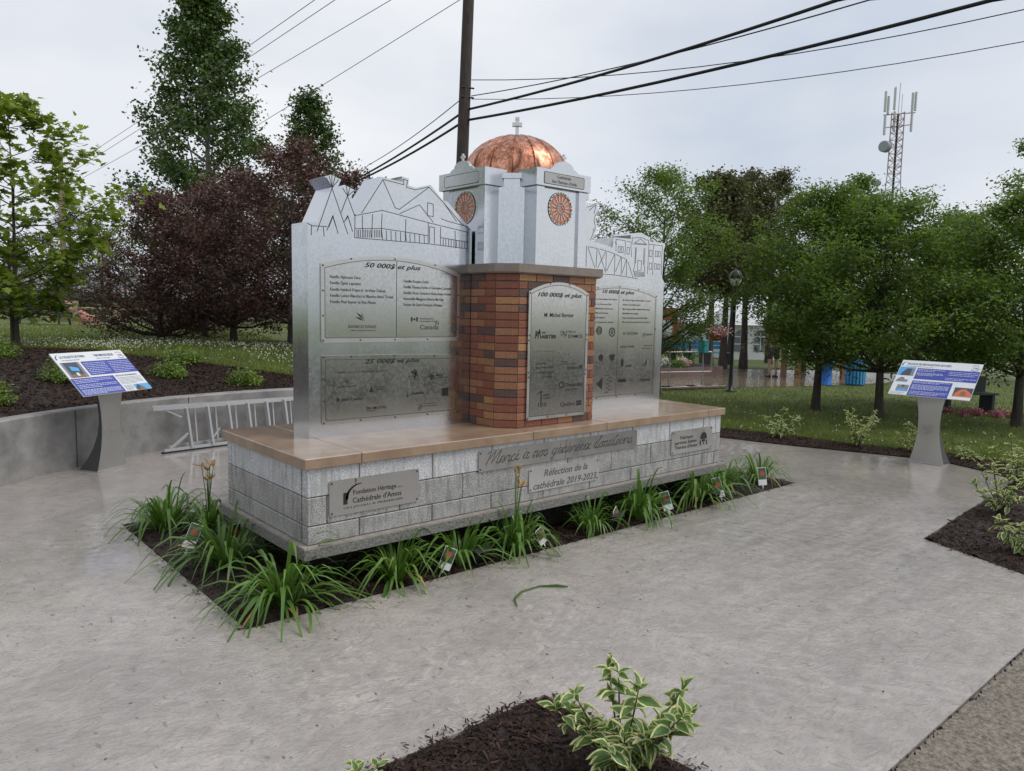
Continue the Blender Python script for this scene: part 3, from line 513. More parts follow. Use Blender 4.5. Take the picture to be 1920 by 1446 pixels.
# ---------------------------------------------------------------- monument
mon = thing('monument', 'donor monument with silver engraved panels, brick column and copper dome on a stone base', 'monument')
L, D, ZR1, ZR2, ZL, ZC, ZT = 4.887, 1.449, .68, .48, .348, .884, .957
b = MB(); b.box(.22, L-.22, .25, D-.2, -.06, .27); b.build('foundation', 'soil_dark', mon)
b = MB(); b.box(-.045, L+.045, -.045, D+.045, .262, .334, 1); b.box(-.043, L+.043, -.043, D+.043, .334, ZL, 0); led = b.build('ledge', ['ledge_stone', 'rough_stone'], mon)
b = MB(); b.box(.008, L-.008, .008, D-.008, ZL, ZC); bw = b.build('block_wall', 'block_mortar', mon)
def place_block(face, a0, a1, z0, z1, m):
    j = .004; a0 += j; a1 -= j; z0 += j; z1 -= j; p = rng.uniform(-.0015, .0015); d = .09; b = MB()
    if face == 'f': b.bbox(a0, a1, p, d, z0, z1)
    elif face == 'k': b.bbox(a0, a1, D-d, D-p, z0, z1)
    elif face == 'l': b.bbox(p, d, a0, a1, z0, z1)
    else: b.bbox(L-d, L-p, a0, a1, z0, z1)
    b.build('stone_block', m, bw)
M = .589
r1 = [0, .40]+[1.031+M*k for k in range(7)]+[4.79, L]; r2 = [0, .147]+[.736+M*k for k in range(8)]
r2 = [x for x in r2 if x < L-.05]+[L]
rows = [(ZR1, ZC, r1, 'block_dry', 1), (ZR2, ZR1, r2, 'block_wet', 0), (ZL, ZR2, r1, 'block_wet', 1)]
for z0, z1, js, m, alt in rows:
    for fc in 'fk':
        q = js if alt else [x for x in js]
        for a0, a1 in zip(q[:-1], q[1:]): place_block(fc, a0 if (alt or a0 > 0) else .0, a1, z0, z1, m)
    ys = [.1, .34, .93, D-.1] if alt else [.147, .68, 1.27, D-.1]
    for fc in 'lr':
        s0 = .1 if alt else .1
        yy = [s0]+[y for y in ys if y > s0+.03]
        for a0, a1 in zip(yy[:-1], yy[1:]): place_block(fc, a0, a1, z0, z1, m)
sj = [-.032, .40, 2.05, 2.98, 4.6, L+.032]
for a0, a1 in zip(sj[:-1], sj[1:]):
    b = MB(); b.bbox(a0+.0015, a1-.0015, -.032, D+.032, ZC-.002, ZT, .005); b.build('coping_slab', 'coping_stone', mon)
# brick column
BX0, BX1, BY0, BYC, XA, XB, YB = 1.9, 3.12, .17, .33, 2.03, 2.99, 1.38
ZB = 2.293
octo = [(BX0, BYC), (XA, BY0), (XB, BY0), (BX1, BYC), (BX1, YB-.16), (XB, YB), (XA, YB), (BX0, YB-.16)]
def grow(pts, d, c=(2.51, .775)):
    return [(x+d*(1 if x > c[0] else -1), y+d*(1 if y > c[1] else -1)*.98) for x, y in pts]
b = MB(); oi = grow(octo, -.007); b.prism(oi, lambda x, y: (x, y, ZT), lambda x, y: (x, y, ZB)); bc = b.build('brick_column', 'mortar', mon)
CH = (ZB-ZT)/20; BM = {}
def brick_mesh(ln, m):
    k = (round(ln, 3), m)
    if k not in BM: q = MB(); q.bbox(.0045, ln-.0045, 0, .06, .0045, CH-.0045, .002); BM[k] = q.mesh('brick', [m])
    return BM[k]
segs = [((BX0, .94-.27), (BX0, BYC)), ((BX0, BYC), (XA, BY0)), ((XA, BY0), (XB, BY0)), ((XB, BY0), (BX1, BYC)), ((BX1, BYC), (BX1, .67))]
rear = MB()
for c in range(20):
    z = ZT+c*CH
    for si, (p, q) in enumerate(segs):
        ln = math.hypot(q[0]-p[0], q[1]-p[1]); an = math.atan2(q[1]-p[1], q[0]-p[0])
        if si in (1, 3): cuts = [0, ln]
        else:
            cuts = [0]; x = .2 if c % 2 else .1
            while x < ln-.05: cuts.append(x); x += .2
            cuts.append(ln)
        for a0, a1 in zip(cuts[:-1], cuts[1:]):
            m = rng.choices(['brick_orange', 'brick_red', 'brick_brown', 'brick_tan'], [.38, .38, .18, .06])[0]
            link('brick', brick_mesh(a1-a0, m), bc, (p[0]+math.cos(an)*a0, p[1]+math.sin(an)*a0, z), (0, 0, an))
    for X, sgn in ((BX0, 1), (BX1, -1)):                       # rear flanks behind the panels
        for k in range(2):
            y0 = .95+k*.135; rear.bbox(min(X, X+sgn*.05), max(X, X+sgn*.05), y0, y0+.128, z+.004, z+CH-.004, .002, rng.randrange(3))
    for k in range(5): rear.bbox(XA+k*.192, XA+k*.192+.184, YB-.05, YB, z+.004, z+CH-.004, .002, rng.randrange(3))
stuff(rear.build('rear_bricks', ['brick_orange', 'brick_red', 'brick_brown'], bc))
b = MB(); oc = grow(octo, .042); b.prism(oc, lambda x, y: (x, y, ZB+.008), lambda x, y: (x, y, 2.372)); oc2 = grow(octo, .03); b.prism(oc2, lambda x, y: (x, y, ZB-.002), lambda x, y: (x, y, ZB+.01)); b.build('column_cap', 'cap_stone', mon)
# donor panels
Y0, Y1 = .67, .94
def sil_panel(name, pts, eng):
    b = MB(); b.prism(pts, lambda x, z: (x, Y0, z), lambda x, z: (x, Y1, z)); p = b.build(name, 'aluminium', mon)
    e = MB()
    for l in eng: e.line(l, .0058, lambda x, z: (x, Y0-.0012, z))
    e.build('engraving', 'engraved', p)
    return p
sil_panel('donor_panel', [(.345, ZT)]+SIL_L+[(1.9, 2.67), (1.9, ZT)], ENG_L)
sil_panel('donor_panel', [(3.12, ZT), (3.12, 3.0)]+SIL_R+[(4.649, ZT)], ENG_R)
STY = {'i': (.32, .022), 'b': (0, .008), 'n': (0, 0), 'B': (0, .03), 'Bi': (.3, .03), 's': (0, .008), 'si': (.28, .008)}
def fit_text(mb, T, to3, m=0):
    for t, x0, x1, z, h, st in T:
        sh, bo = STY[st]; V, F, w = glyphs(t, sh, bo)
        size = h/.70; sx = (x1-x0)/max(w, .01)
        mb.add([to3(x0+a*sx, z+c*size) for a, c in V], F, m)
def arch_outline(x0, x1, z0, zs0, zs1, zp, n=12, r=.02):
    xm = (x0+x1)/2; top = []
    for k in range(n+1):
        u = k/n; x = x0+(x1-x0)*u; base = zs0+(zs1-zs0)*u; top.append((x, base+(zp-(zs0+zs1)/2)*(1-(2*u-1)**2)))
    return [(x0, z0+r), (x0+r*.3, z0+r*.3), (x0+r, z0), (x1-r, z0), (x1-r*.3, z0+r*.3), (x1, z0+r)]+top[::-1]
def plaque(outline, y, texts, inset=None, screws=(), extra=None, m='plaque_metal', th=.012, rim=None, lm='etched'):
    b = MB(); b.prism(outline, lambda x, z: (x, y, z), lambda x, z: (x, y+th, z)); p = b.build('plaque', m, mon)
    f = lambda x, z: (x, y-.0014, z)
    if inset:
        ln = MB(); ln.line(inset+[inset[0]], .005, f); ln.build('border_line', 'engraved', p)
        if rim:
            rm = MB(); k = len(outline)
            rm.poly([outline, inset], lambda x, z: (x, y-.0008, z)); rm.build('rim', rim, p)
    for x, z in screws:
        s = MB(); s.disc(x, z, .0075, lambda a, c: (a, y-.003, c), 0, 8); s.ring(x, z, .006, .004, lambda a, c: (a, y-.002, c), 0, 8); s.build('screw', 'screw_metal', p)
    lt = MB(); fit_text(lt, texts, f)
    if extra: extra(lt, f)
    if lt.v: lt.build('lettering', lm, p)
    return p
def scr(o, n=5):                                              # screws spread round an outline
    xs = [p[0] for p in o]; zs = [p[1] for p in o]; x0, x1, z0 = min(xs), max(xs), min(zs); zt = [z for x, z in o if abs(x-x0) < 1e-4 or abs(x-x1) < 1e-4]
    s = [(x0+.016+(x1-x0-.032)*k/(n-1), z0+.016) for k in range(n)]; h = max(zt)-z0
    s += [(x, z0+.016+(h-.03)*k/3) for x in (x0+.016, x1-.016) for k in (1, 2, 3)]
    return s
def eagle(mb, f, x, z, s):
    mb.add([f(x, z+.9*s), f(x+.55*s, z+.62*s), f(x+1.0*s, z+.12*s), f(x+.42*s, z+.45*s)], [(0, 1, 2, 3)]); mb.add([f(x-.1*s, z+.45*s), f(x+.5*s, z+.33*s), f(x+.95*s, z), f(x+.3*s, z+.18*s)], [(0, 1, 2, 3)]); mb.add([f(x+.6*s, z+.95*s), f(x+.78*s, z+.65*s), f(x+.92*s, z+.4*s), f(x+.72*s, z+.6*s)], [(0, 1, 2, 3)])
def qflag(mb, f, x0, z0, x1, z1):
    w, h = (x1-x0), (z1-z0)
    for i in (0, 1):
        for j in (0, 1): mb.rect(x0+i*w*.54, z0+j*h*.54, x0+i*w*.54+w*.46, z0+j*h*.54+h*.46, f)
o50 = arch_outline(.443, 1.767, 1.70, 2.303, 2.288, 2.39); i50 = arch_outline(.475, 1.735, 1.735, 2.272, 2.257, 2.36, 12, .012)
def ex50(mb, f):
    eagle(mb, f, .745, 1.868, .075); mb.rect(1.26, 1.866, 1.275, 1.904, f); mb.rect(1.313, 1.866, 1.328, 1.904, f); mb.disc(1.294, 1.885, .011, f, 0, 6)
    mb.rect(1.512, 1.84, 1.52, 1.862, f); mb.rect(1.535, 1.84, 1.543, 1.862, f)
    mb.line([(1.118, 1.735), (1.118, 2.355)], .004, f)
plaque(o50, .658, T50, i50, scr(o50)+[(.7, 2.352), (1.1, 2.373), (1.5, 2.345)], ex50, rim='rim_metal')
o25 = arch_outline(.446, 1.775, 1.055, 1.60, 1.58, 1.592); i25 = arch_outline(.48, 1.74, 1.09, 1.567, 1.547, 1.558, 12, .012)
def ex25(mb, f):
    eagle(mb, f, .64, 1.37, .05); mb.rect(1.586, 1.218, 1.655, 1.288, f); mb.disc(1.584, 1.253, .001, f)
    mb.disc(.584, 1.256, .012, f, 0, 8); mb.rect(.57, 1.236, .598, 1.246, f)
    for k in range(26): mb.disc(1.295+rng.gauss(0, .018), 1.42+rng.gauss(0, .018), .006, f, 0, 6)
    mb.line([(1.30, 1.376), (1.318, 1.45), (1.338, 1.376)], .006, f); mb.ring(1.478, 1.39, .02, .008, f, 0, 12); mb.disc(1.478, 1.39, .011, f, 0, 8)
    mb.add([f(.86, 1.292), f(.905, 1.292), f(.885, 1.345)], [(0, 1, 2)]); mb.line([(1.235, 1.27), (1.225, 1.232), (1.26, 1.245)], .006, f); mb.ring(1.36, 1.15, .014, .004, f, 0, 10); mb.ring(1.355, 1.125, .012, .004, f, 0, 10)
    mb.line([(.48, 1.32), (.48, 1.32)], .004, f)
plaque(o25, .658, T25, i25, scr(o25)+[(.7, 1.585), (1.1, 1.583), (1.5, 1.573)], ex25)
o100 = arch_outline(2.128, 2.876, 1.02, 2.142, 2.142, 2.232, 14, .02); i100 = arch_outline(2.158, 2.846, 1.05, 2.122, 2.122, 2.205, 14, .006)
def ex100(mb, f):
    for k in range(4): mb.line([(2.216+k*.016, 1.74+.02*k), (2.222+k*.016, 1.80-.004*k)], .011, f)
    mb.line([(2.245, 1.737), (2.262, 1.812), (2.278, 1.737)], .009, f)
    for p in ([(2.523, 1.80), (2.56, 1.78), (2.605, 1.80)], [(2.53, 1.755), (2.56, 1.78), (2.58, 1.745)], [(2.545, 1.815), (2.56, 1.78), (2.60, 1.76)], [(2.523, 1.80), (2.53, 1.755)], [(2.605, 1.80), (2.58, 1.745)]): mb.line(p, .004, f)
    mb.ring(2.552, 1.314, .029, .008, f, 0, 6, math.pi/6, math.pi/6+2*math.pi)
    mb.line([(2.30, 1.13), (2.299, 1.27)], .012, f); mb.line([(2.255, 1.243), (2.285, 1.262), (2.325, 1.262)], .006, f)
    for x in (2.272, 2.322, 2.342, 2.362): mb.line([(x, 1.132), (x, 1.165)], .006, f)
    qflag(mb, f, 2.75, 1.112, 2.818, 1.157); qflag(mb, f, 2.768, 1.452, 2.813, 1.486); mb.line([(2.2, 1.62), (2.44, 1.622)], .002, f)
plaque(o100, .152, T100, i100, scr(o100, 4)+[(2.14, 1.02+.28*k) for k in (1.5, 2.5)]+[(2.864, 1.02+.28*k) for k in (1.5, 2.5)]+[(2.38, 2.215), (2.62, 2.215)], ex100, rim='rim_metal')
o10 = arch_outline(3.25, 4.53, 1.058, 2.175, 2.172, 2.262); i10 = arch_outline(3.28, 4.50, 1.09, 2.148, 2.145, 2.232, 12, .012)
def ex10(mb, f):
    mb.ring(3.585, 1.784, .04, .011, f, 0, 8, .39, .39+2*math.pi); mb.ring(3.585, 1.784, .024, .006, f); mb.ring(3.585, 1.784, .01, .006, f); mb.ring(3.787, 1.766, .044, .01, f)
    for k in range(6): mb.line([(3.787, 1.766), (3.787+.04*math.cos(k*1.047), 1.766+.04*math.sin(k*1.047))], .007, f)
    mb.disc(3.625, 1.50, .037, f); mb.add([f(3.757, 1.53), f(3.847, 1.53), f(3.835, 1.475), f(3.80, 1.457), f(3.765, 1.48)], [(0, 1, 2, 3, 4)]); mb.disc(3.968, 1.435, .026, f, 0, 10, 1.7)
    mb.add([f(3.57, 1.225), f(3.662, 1.289), f(3.655, 1.163)], [(0, 1, 2)]); mb.rect(3.909, 1.225, 4.04, 1.262, f); mb.ring(4.318, 1.735, .022, .006, f, 0, 4, .78, .78+2*math.pi)
    mb.add([f(4.34, 1.41), f(4.385, 1.47), f(4.378, 1.405)], [(0, 1, 2)])
    for k in range(9): mb.line([(3.70+.05*(k % 2)+rng.uniform(0, .02), 1.13+k*.022), (3.76+.05*(k % 2), 1.13+k*.022)], .007, f)
    for k in range(4): mb.line([(4.06, 1.225+k*.013), (4.06+rng.uniform(.06, .10), 1.225+k*.013)], .003, f)
    mb.line([(3.88, 1.09), (3.88, 2.225)], .003, f)
plaque(o10, .658, T10, i10, scr(o10)+[(3.55, 2.222), (3.89, 2.247), (4.2, 2.225)], ex10)
def rect_outline(x0, z0, x1, z1, r=.012): return [(x0, z0+r), (x0+r*.3, z0+r*.3), (x0+r, z0), (x1-r, z0), (x1-r*.3, z0+r*.3), (x1, z0+r), (x1, z1-r), (x1-r*.3, z1-r*.3), (x1-r, z1), (x0+r, z1), (x0+r*.3, z1-r*.3), (x0, z1-r)]
def cor(x0, z0, x1, z1, d=.018): return [(x0+d, z0+d), (x1-d, z0+d), (x0+d, z1-d), (x1-d, z1-d)]
def exf(mb, f):
    mb.rect(.265, .598, .298, .682, f); pts = [(.408-.115*math.sin(t)-.0, .637+.098*math.cos(t)) for t in [k*math.pi/2/9 for k in range(10)]]
    for k, (a, c) in enumerate(zip(pts[:-1], pts[1:])): mb.line([a, c], .006+.002*k, f)
    mb.line([(.363, .735), (.363, .765)], .004, f); mb.disc(.363, .768, .006, f, 0, 8); mb.line([(.355, .756), (.371, .756)], .004, f)
plaque(rect_outline(.158, .528, .90, .777), -.012, TFOND, None, cor(.158, .528, .90, .777), exf, 'plate_metal')
plaque(rect_outline(2.03, .425, 2.905, .627), -.010, TREF, None, cor(2.03, .425, 2.905, .627), None, 'rim_metal', lm='letter_cut')
def exb(mb, f):
    n = 10; pts = [(4.557+.062*math.cos(math.pi*k/n), .645+.075*math.sin(math.pi*k/n)) for k in range(n+1)]; mb.add([f(*p) for p in pts], [tuple(range(n+1))])
    mb.rect(4.492, .58, 4.512, .632, f); mb.rect(4.604, .58, 4.624, .632, f); mb.rect(4.53, .615, 4.586, .642, f); mb.disc(4.558, .598, .012, f); mb.line([(4.557, .72), (4.557, .745)], .005, f)
plaque(rect_outline(4.0, .53, 4.712, .772), -.012, TFAB, None, cor(4.0, .53, 4.712, .772), exb, 'rim_metal')
# hand-written thank-you line as drawn strokes
SC = {'e': ([(0, .25), (.45, .38), (.5, .75), (.25, .9), (.08, .55), (.12, .15), (.35, 0), (.65, .2)], .62), 'r': ([(0, .2), (.2, .95), (.3, .75), (.52, .82), (.45, .2), (.6, 0), (.72, .2)], .68), 'c': ([(.5, .8), (.3, .92), (.08, .5), (.15, .1), (.35, 0), (.62, .22)], .6), 'i': ([(0, .2), (.2, .9), (.12, .2), (.25, 0), (.42, .2)], .42),
 'a': ([(.55, .82), (.25, .92), (.05, .45), (.15, .03), (.4, .25), (.6, .9), (.5, .2), (.6, 0), (.78, .2)], .75), 'n': ([(0, .2), (.15, .9), (.1, 0), (.15, .4), (.4, .92), (.5, .8), (.42, .2), (.55, 0), (.72, .2)], .7), 'o': ([(.4, .9), (.1, .6), (.1, .15), (.35, 0), (.55, .4), (.4, .9), (.5, .75), (.75, .8)], .68), 's': ([(0, .2), (.3, .95), (.45, .4), (.3, .02), (.1, .12), (.3, 0), (.6, .2)], .58),
 'g': ([(.55, .82), (.25, .92), (.05, .45), (.15, .03), (.4, .25), (.6, .9), (.45, -.5), (.2, -.75), (.1, -.5), (.72, .2)], .75), 'u': ([(0, .2), (.18, .9), (.1, .2), (.25, 0), (.5, .4), (.6, .9), (.52, .2), (.65, 0), (.8, .2)], .76), 'x': ([(.05, .85), (.2, .85), (.4, .05), (.6, .05), (.3, .4), (.1, .0), (.3, .4), (.6, .9)], .65), 'd': ([(.55, .82), (.25, .92), (.05, .45), (.15, .03), (.4, .25), (.75, 1.9), (.5, .2), (.6, 0), (.78, .2)], .75), 't': ([(0, .2), (.35, 1.6), (.15, .2), (.3, 0), (.5, .2), (.3, .0)], .48),
 'M': ([(-.3, 1.5), (.1, 1.7), (-.1, 0), (.2, .9), (.6, 1.8), (.5, .1), (.9, 1.2), (1.25, 1.8), (1.1, .2), (1.3, 0), (1.5, .2)], 1.4)}
def smooth(pts, n=4):
    o = []
    for i in range(len(pts)-1):
        p0, p1, p2, p3 = pts[max(i-1, 0)], pts[i], pts[i+1], pts[min(i+2, len(pts)-1)]
        for k in range(n):
            t = k/n; o.append(tuple(.5*(2*p1[j]+(p2[j]-p0[j])*t+(2*p0[j]-5*p1[j]+4*p2[j]-p3[j])*t*t+(3*p1[j]-p0[j]-3*p2[j]+p3[j])*t**3) for j in (0, 1)))
    return o+[pts[-1]]
def exm(mb, f):
    x = 0; st = []
    for ch in 'Merci à nos généreux donateurs':
        if ch == ' ': x += .5; continue
        base = {'à': 'a', 'é': 'e'}.get(ch, ch); p, w = SC[base]; st.append([(x+a+.25*c, c) for a, c in smooth(p)])
        if ch in 'ié': st.append([(x+.42, 1.25), (x+.52, 1.45)])
        if ch == 'à': st.append([(x+.45, 1.5), (x+.62, 1.2)])
        if ch == 't': st.append([(x+.1, 1.15), (x+.75, 1.25)])
        x += w
    k = (3.37-1.56)/x
    for l in st:
        mb.line([(1.56+a*k, .728+c*k*.62) for a, c in l], .0085, f, 0); mb.line([(1.563+a*k, .7245+c*k*.62) for a, c in l], .0035, lambda x, z: (x, -.0145, z), 1)  # second, paler offset stroke paints a highlight along each cut letter
plaque(rect_outline(1.473, .674, 2.462, .842), -.0125, [], None, cor(1.473, .674, 2.462, .842)[::2], None, 'plate_metal')
plaque(rect_outline(2.466, .674, 3.443, .842), -.0125, [], None, [], exm, 'plate_metal', lm=['letter_cut', 'letter_highlight'])
# drum
DX, DY = 2.52, .80
dr = MB(); z0, z1 = 2.37, 3.16
inn = [(-.47, -.30), (-.30, -.47), (.30, -.47), (.47, -.30), (.47, .30), (.30, .47), (-.30, .47), (-.47, .30)]
dr.prism([(DX+x, DY+y) for x, y in inn], lambda x, y: (x, y, z0), lambda x, y: (x, y, z1))
drum = dr.build('drum', 'aluminium', mon)
cor_ = MB()
for sx, sy in ((-1, -1), (1, -1), (1, 1), (-1, 1)):
    q = [(.485, .305), (.305, .485), (.27, .45), (.45, .27)]; cor_.prism([(DX+sx*x, DY+sy*y) for x, y in q], lambda x, y: (x, y, 3.12), lambda x, y: (x, y, 3.165))
cor_.build('corner_cornice', 'aluminium', drum)
def bay(rot, lab=None):
    # local frame: u across, d outward from the drum axis, z up; rot turns it round the axis
    cs, sn = math.cos(rot), math.sin(rot)
    T = lambda u, d, z: (DX+cs*u+sn*d, DY+sn*u-cs*d, z)
    def box(mb, u0, u1, d0, d1, za, zb, m=0):
        c = [T(u, d, z) for z in (za, zb) for u, d in ((u0, d0), (u1, d0), (u1, d1), (u0, d1))]
        mb.add(c, [(0, 3, 2, 1), (4, 5, 6, 7), (0, 1, 5, 4), (1, 2, 6, 5), (2, 3, 7, 6), (3, 0, 4, 7)], m)
    mb = MB(); box(mb, -.3, .3, .3, .60, 2.37, 3.055); box(mb, -.305, -.215, .3, .622, 2.372, 3.053); box(mb, .215, .305, .3, .622, 2.372, 3.053)
    by = mb.build('bay', 'aluminium', drum)
    en = MB(); box(en, -.335, .335, .3, .648, 3.05, 3.195)
    pts = [(-.17, 3.19), (-.17, 3.205), (-.15, 3.212), (-.135, 3.225)]+[(.115*math.cos(math.pi-math.pi*k/10), 3.222+.06*math.sin(math.pi*k/10)) for k in range(11)]+[(.135, 3.225), (.15, 3.212), (.17, 3.205), (.17, 3.19)]
    en.prism(pts, lambda u, z: T(u, .645, z), lambda u, z: T(u, .615, z))
    en.build('entablature', 'aluminium', drum)
    cx = MB(); box(cx, -.009, .009, .622, .638, 3.275, 3.345); box(cx, -.026, .026, .6225, .6375, 3.308, 3.326); cx.build('small_cross', 'rim_metal', drum)
    gl = MB(); gl.add([T(.137*math.cos(2*math.pi*k/28), .6018, 2.878+.137*math.sin(2*math.pi*k/28)) for k in range(28)], [tuple(range(28))]); gl.build('rose_window', 'copper_glass', drum)
    tr = MB(); f = lambda u, z: T(u, .6075, z); f2 = lambda u, z: T(u, .6035, z)
    tr.ring(0, 2.878, .14, .014, f, 0, 28); tr.ring(0, 2.878, .05, .011, f, 0, 20); tr.ring(0, 2.878, .033, .007, f, 0, 16)
    for k in range(16):
        a = 2*math.pi*(k+.5)/16; tr.line([(.05*math.cos(a), 2.878+.05*math.sin(a)), (.118*math.cos(a), 2.878+.118*math.sin(a))], .0075, f)
        a = 2*math.pi*k/16; tr.ring(.113*math.cos(a), 2.878+.113*math.sin(a), .0225, .006, f, 0, 6, a-1.6, a+1.6)
    tr.build('rose_tracery', 'rim_metal', drum)
    pl = MB(); f = lambda u, z: T(u, .6515, z); o = rect_outline(-.245, 3.07, .245, 3.168, .01)
    pl.prism(o, f, lambda u, z: T(u, .647, z)); pl.build('name_plate', 'plate_metal' if lab else 'aluminium', drum)
    lt = MB(); fl = lambda u, z: T(u, .6525, z)
    if lab: fit_text(lt, [('Cathédrale', -.10, .075, 3.128, .026, 'si'), ("Ste-Thérèse d'Avila", -.16, .15, 3.085, .026, 'si')], fl)
    lt.line(o+[o[0]], .004, fl); lt.build('plate_lettering', 'etched', drum)
bay(0, True)
for k in (1, 2, 3): bay(-math.pi/2*k)
# copper dome in standing gores
NG = 16; prof = [(.52*math.cos(t), 3.165+.435*math.sin(t)) for t in [math.pi/2*k/9 for k in range(9)]]+[(.02, 3.6)]
db = MB(); db.lathe([(r-.012, z-.006) for r, z in prof], (DX, DY), 32); dome = db.build('dome', 'copper', mon)
for k in range(NG):
    gb = MB(); a0 = 2*math.pi*k/NG+.012; a1 = 2*math.pi*(k+1)/NG-.012; gb.lathe(prof, (DX, DY), 4, 0, a0, a1)
    for a in (a0, a1): gb.tube([(DX+(r+.001)*math.cos(a), DY+(r+.001)*math.sin(a), z+.001) for r, z in prof[:-1]], .0035, 4, 0, False)
    gb.build('dome_panel', 'copper', dome)
cb = MB(); dn = Vector((.66, .75, 0)).normalized(); tn = Vector((.75, -.66, 0)).normalized()
def obox(mb, u0, u1, d0, d1, za, zb):
    c = [Vector((DX, DY, 0))+tn*u+dn*d+Vector((0, 0, z)) for z in (za, zb) for u, d in ((u0, d0), (u1, d0), (u1, d1), (u0, d1))]
    mb.add(c, [(0, 3, 2, 1), (4, 5, 6, 7), (0, 1, 5, 4), (1, 2, 6, 5), (2, 3, 7, 6), (3, 0, 4, 7)])
obox(cb, -.016, .016, -.016, .016, 3.59, 3.765); obox(cb, -.046, .046, -.0155, .0155, 3.685, 3.722); obox(cb, -.0155, .0155, -.04, .04, 3.6855, 3.7215); obox(cb, -.02, .02, -.02, .02, 3.745, 3.77); obox(cb, -.03, .03, -.03, .03, 3.585, 3.605)
cb.build('dome_cross', 'rim_metal', mon)
# ---------------------------------------------------------------- interpretive signs
def words(mb, f, x0, x1, y0, y1, n, h, m, rs, fill=1.0):
    for k in range(n):
        y = y1-(k+.7)*(y1-y0)/n; x = x0; end = x1 if k < n-1 else x0+(x1-x0)*fill*rs.uniform(.4, .9)
        while x < end-.01:
            w = min(rs.uniform(.012, .042), end-x); mb.rect(x, y, x+w, y+h, f, m); x += w+.007
def sign_stand(name, label, loc, rz, content, group):
    t = thing(name, label, 'sign', loc, rz, group); W, H, ta = 1.01, .655, rad(43.76); zc = 1.155
    lev = [(.0, .222, .275), (.06, .205, .235), (.15, .182, .175), (.28, .155, .115), (.42, .138, .07), (.56, .134, .045), (.70, .142, .04), (.82, .16, .04), (.90, .178, .04), (.97, .195, .05)]
    yf = -.095; fr = MB(); sd_ = MB()
    V = [(s*w, yf, z) for z, w, d in lev for s in (-1, 1)]; n = len(lev)
    fr.add(V+[(x, y+.006, z) for x, y, z in V], [(2*i, 2*i+1, 2*i+3, 2*i+2) for i in range(n-1)]+[(2*n+2*i, 2*n+2*i+2, 2*n+2*i+3, 2*n+2*i+1) for i in range(n-1)]+[(2*i, 2*i+2, 2*n+2*i+2, 2*n+2*i) for i in range(n-1)]+[(2*i+1, 2*n+2*i+1, 2*n+2*i+3, 2*i+3) for i in range(n-1)])
    fr.build('front_plate', 'stand_steel', t)
    for s in (-1, 1):
        sp = MB(); V = [(s*(w-.004), yf+.005+e*d, z) for z, w, d in lev for e in (0, 1)]; sp.add(V, [(2*i, 2*i+1, 2*i+3, 2*i+2) for i in range(n-1)], 0, True); sp.build('side_plate', 'stand_dark', t)
    bk = MB(); V = [(s*(w-.004), yf+.004+d, z) for z, w, d in lev for s in (-1, 1)]; bk.add(V, [(2*i, 2*i+1, 2*i+3, 2*i+2) for i in range(n-1)], 0, True); bk.build('back_plate', 'stand_dark', t)
    bp = MB(); bp.bbox(-.225, .225, yf-.004, yf+.31, 0, .012, .003); bp.build('base_plate', 'stand_steel', t)
    for s in (-1, 1):
        bo = MB(); bo.lathe([(.012, .012), (.012, .024), (.0, .026)], (s*.19, yf+.27), 8); bo.build('anchor_bolt', 'screw_metal', t)
    up = Vector((0, math.cos(ta), math.sin(ta))); nr = Vector((0, -math.sin(ta), math.cos(ta))); c0 = Vector((0, 0, zc))
    P3 = lambda u, v, d: c0+Vector((u, 0, 0))+up*v+nr*d
    bd = MB(); bd.prism([(-W/2, -H/2), (W/2, -H/2), (W/2, H/2), (-W/2, H/2)], lambda u, v: P3(u, v, 0), lambda u, v: P3(u, v, -.012)); board = bd.build('board', 'sign_white', t)
    br = MB(); br.prism([(-.16, -H/2+.05), (.16, -H/2+.05), (.16, .12), (-.16, .12)], lambda u, v: P3(u, v, -.0125), lambda u, v: P3(u, v, -.03)); br.build('board_bracket', 'stand_dark', t)
    def f(k): return lambda u, v: P3(u, v, .0008*k)
    S = lambda s, tt: (-W/2+W*s, H/2-H*tt)
    content(board, f, S, W, H)
    return t
def panel(board, f, S, s0, t0, s1, t1, m, k=1, name='printed_panel'):
    b = MB(); a = S(s0, t1); c = S(s1, t0); b.rect(a[0], a[1], c[0], c[1], f(k)); return b.build(name, m, board)
def photo(board, f, S, s0, t0, s1, t1, shapes, base):
    b = MB(); a = S(s0, t1); c = S(s1, t0); b.rect(a[0], a[1], c[0], c[1], f(1), 0); ms = [base]
    for q, (m, pts) in enumerate(shapes):
        ms.append(m); b.add([f(2+q)(a[0]+(c[0]-a[0])*x, a[1]+(c[1]-a[1])*y) for x, y in pts], [tuple(range(len(pts)))], q+1)
    return b.build('printed_photo', ms, board)
def arc_logo(b, f, S, s, tt, r):
    x, y = S(s, tt); pts = [(x+r*(1-math.sin(a)), y-r+r*1.5*math.cos(a)-r*.5) for a in [k*math.pi/2/8 for k in range(9)]]
    for k, (p, q) in enumerate(zip(pts[:-1], pts[1:])): b.line([p, q], .004+.0016*k, f)
def hundred(b, f, S, s, tt):
    x, y = S(s, tt); b.text('100', x, y, .05, f, 0, 'c', 0, .0); b.ring(x, y+.018, .05, .005, f, 0, 14, rad(40), rad(140)); b.ring(x, y+.018, .05, .007, f, 0, 14, rad(215), rad(325)); b.text('ans', x+.045, y, .018, f)
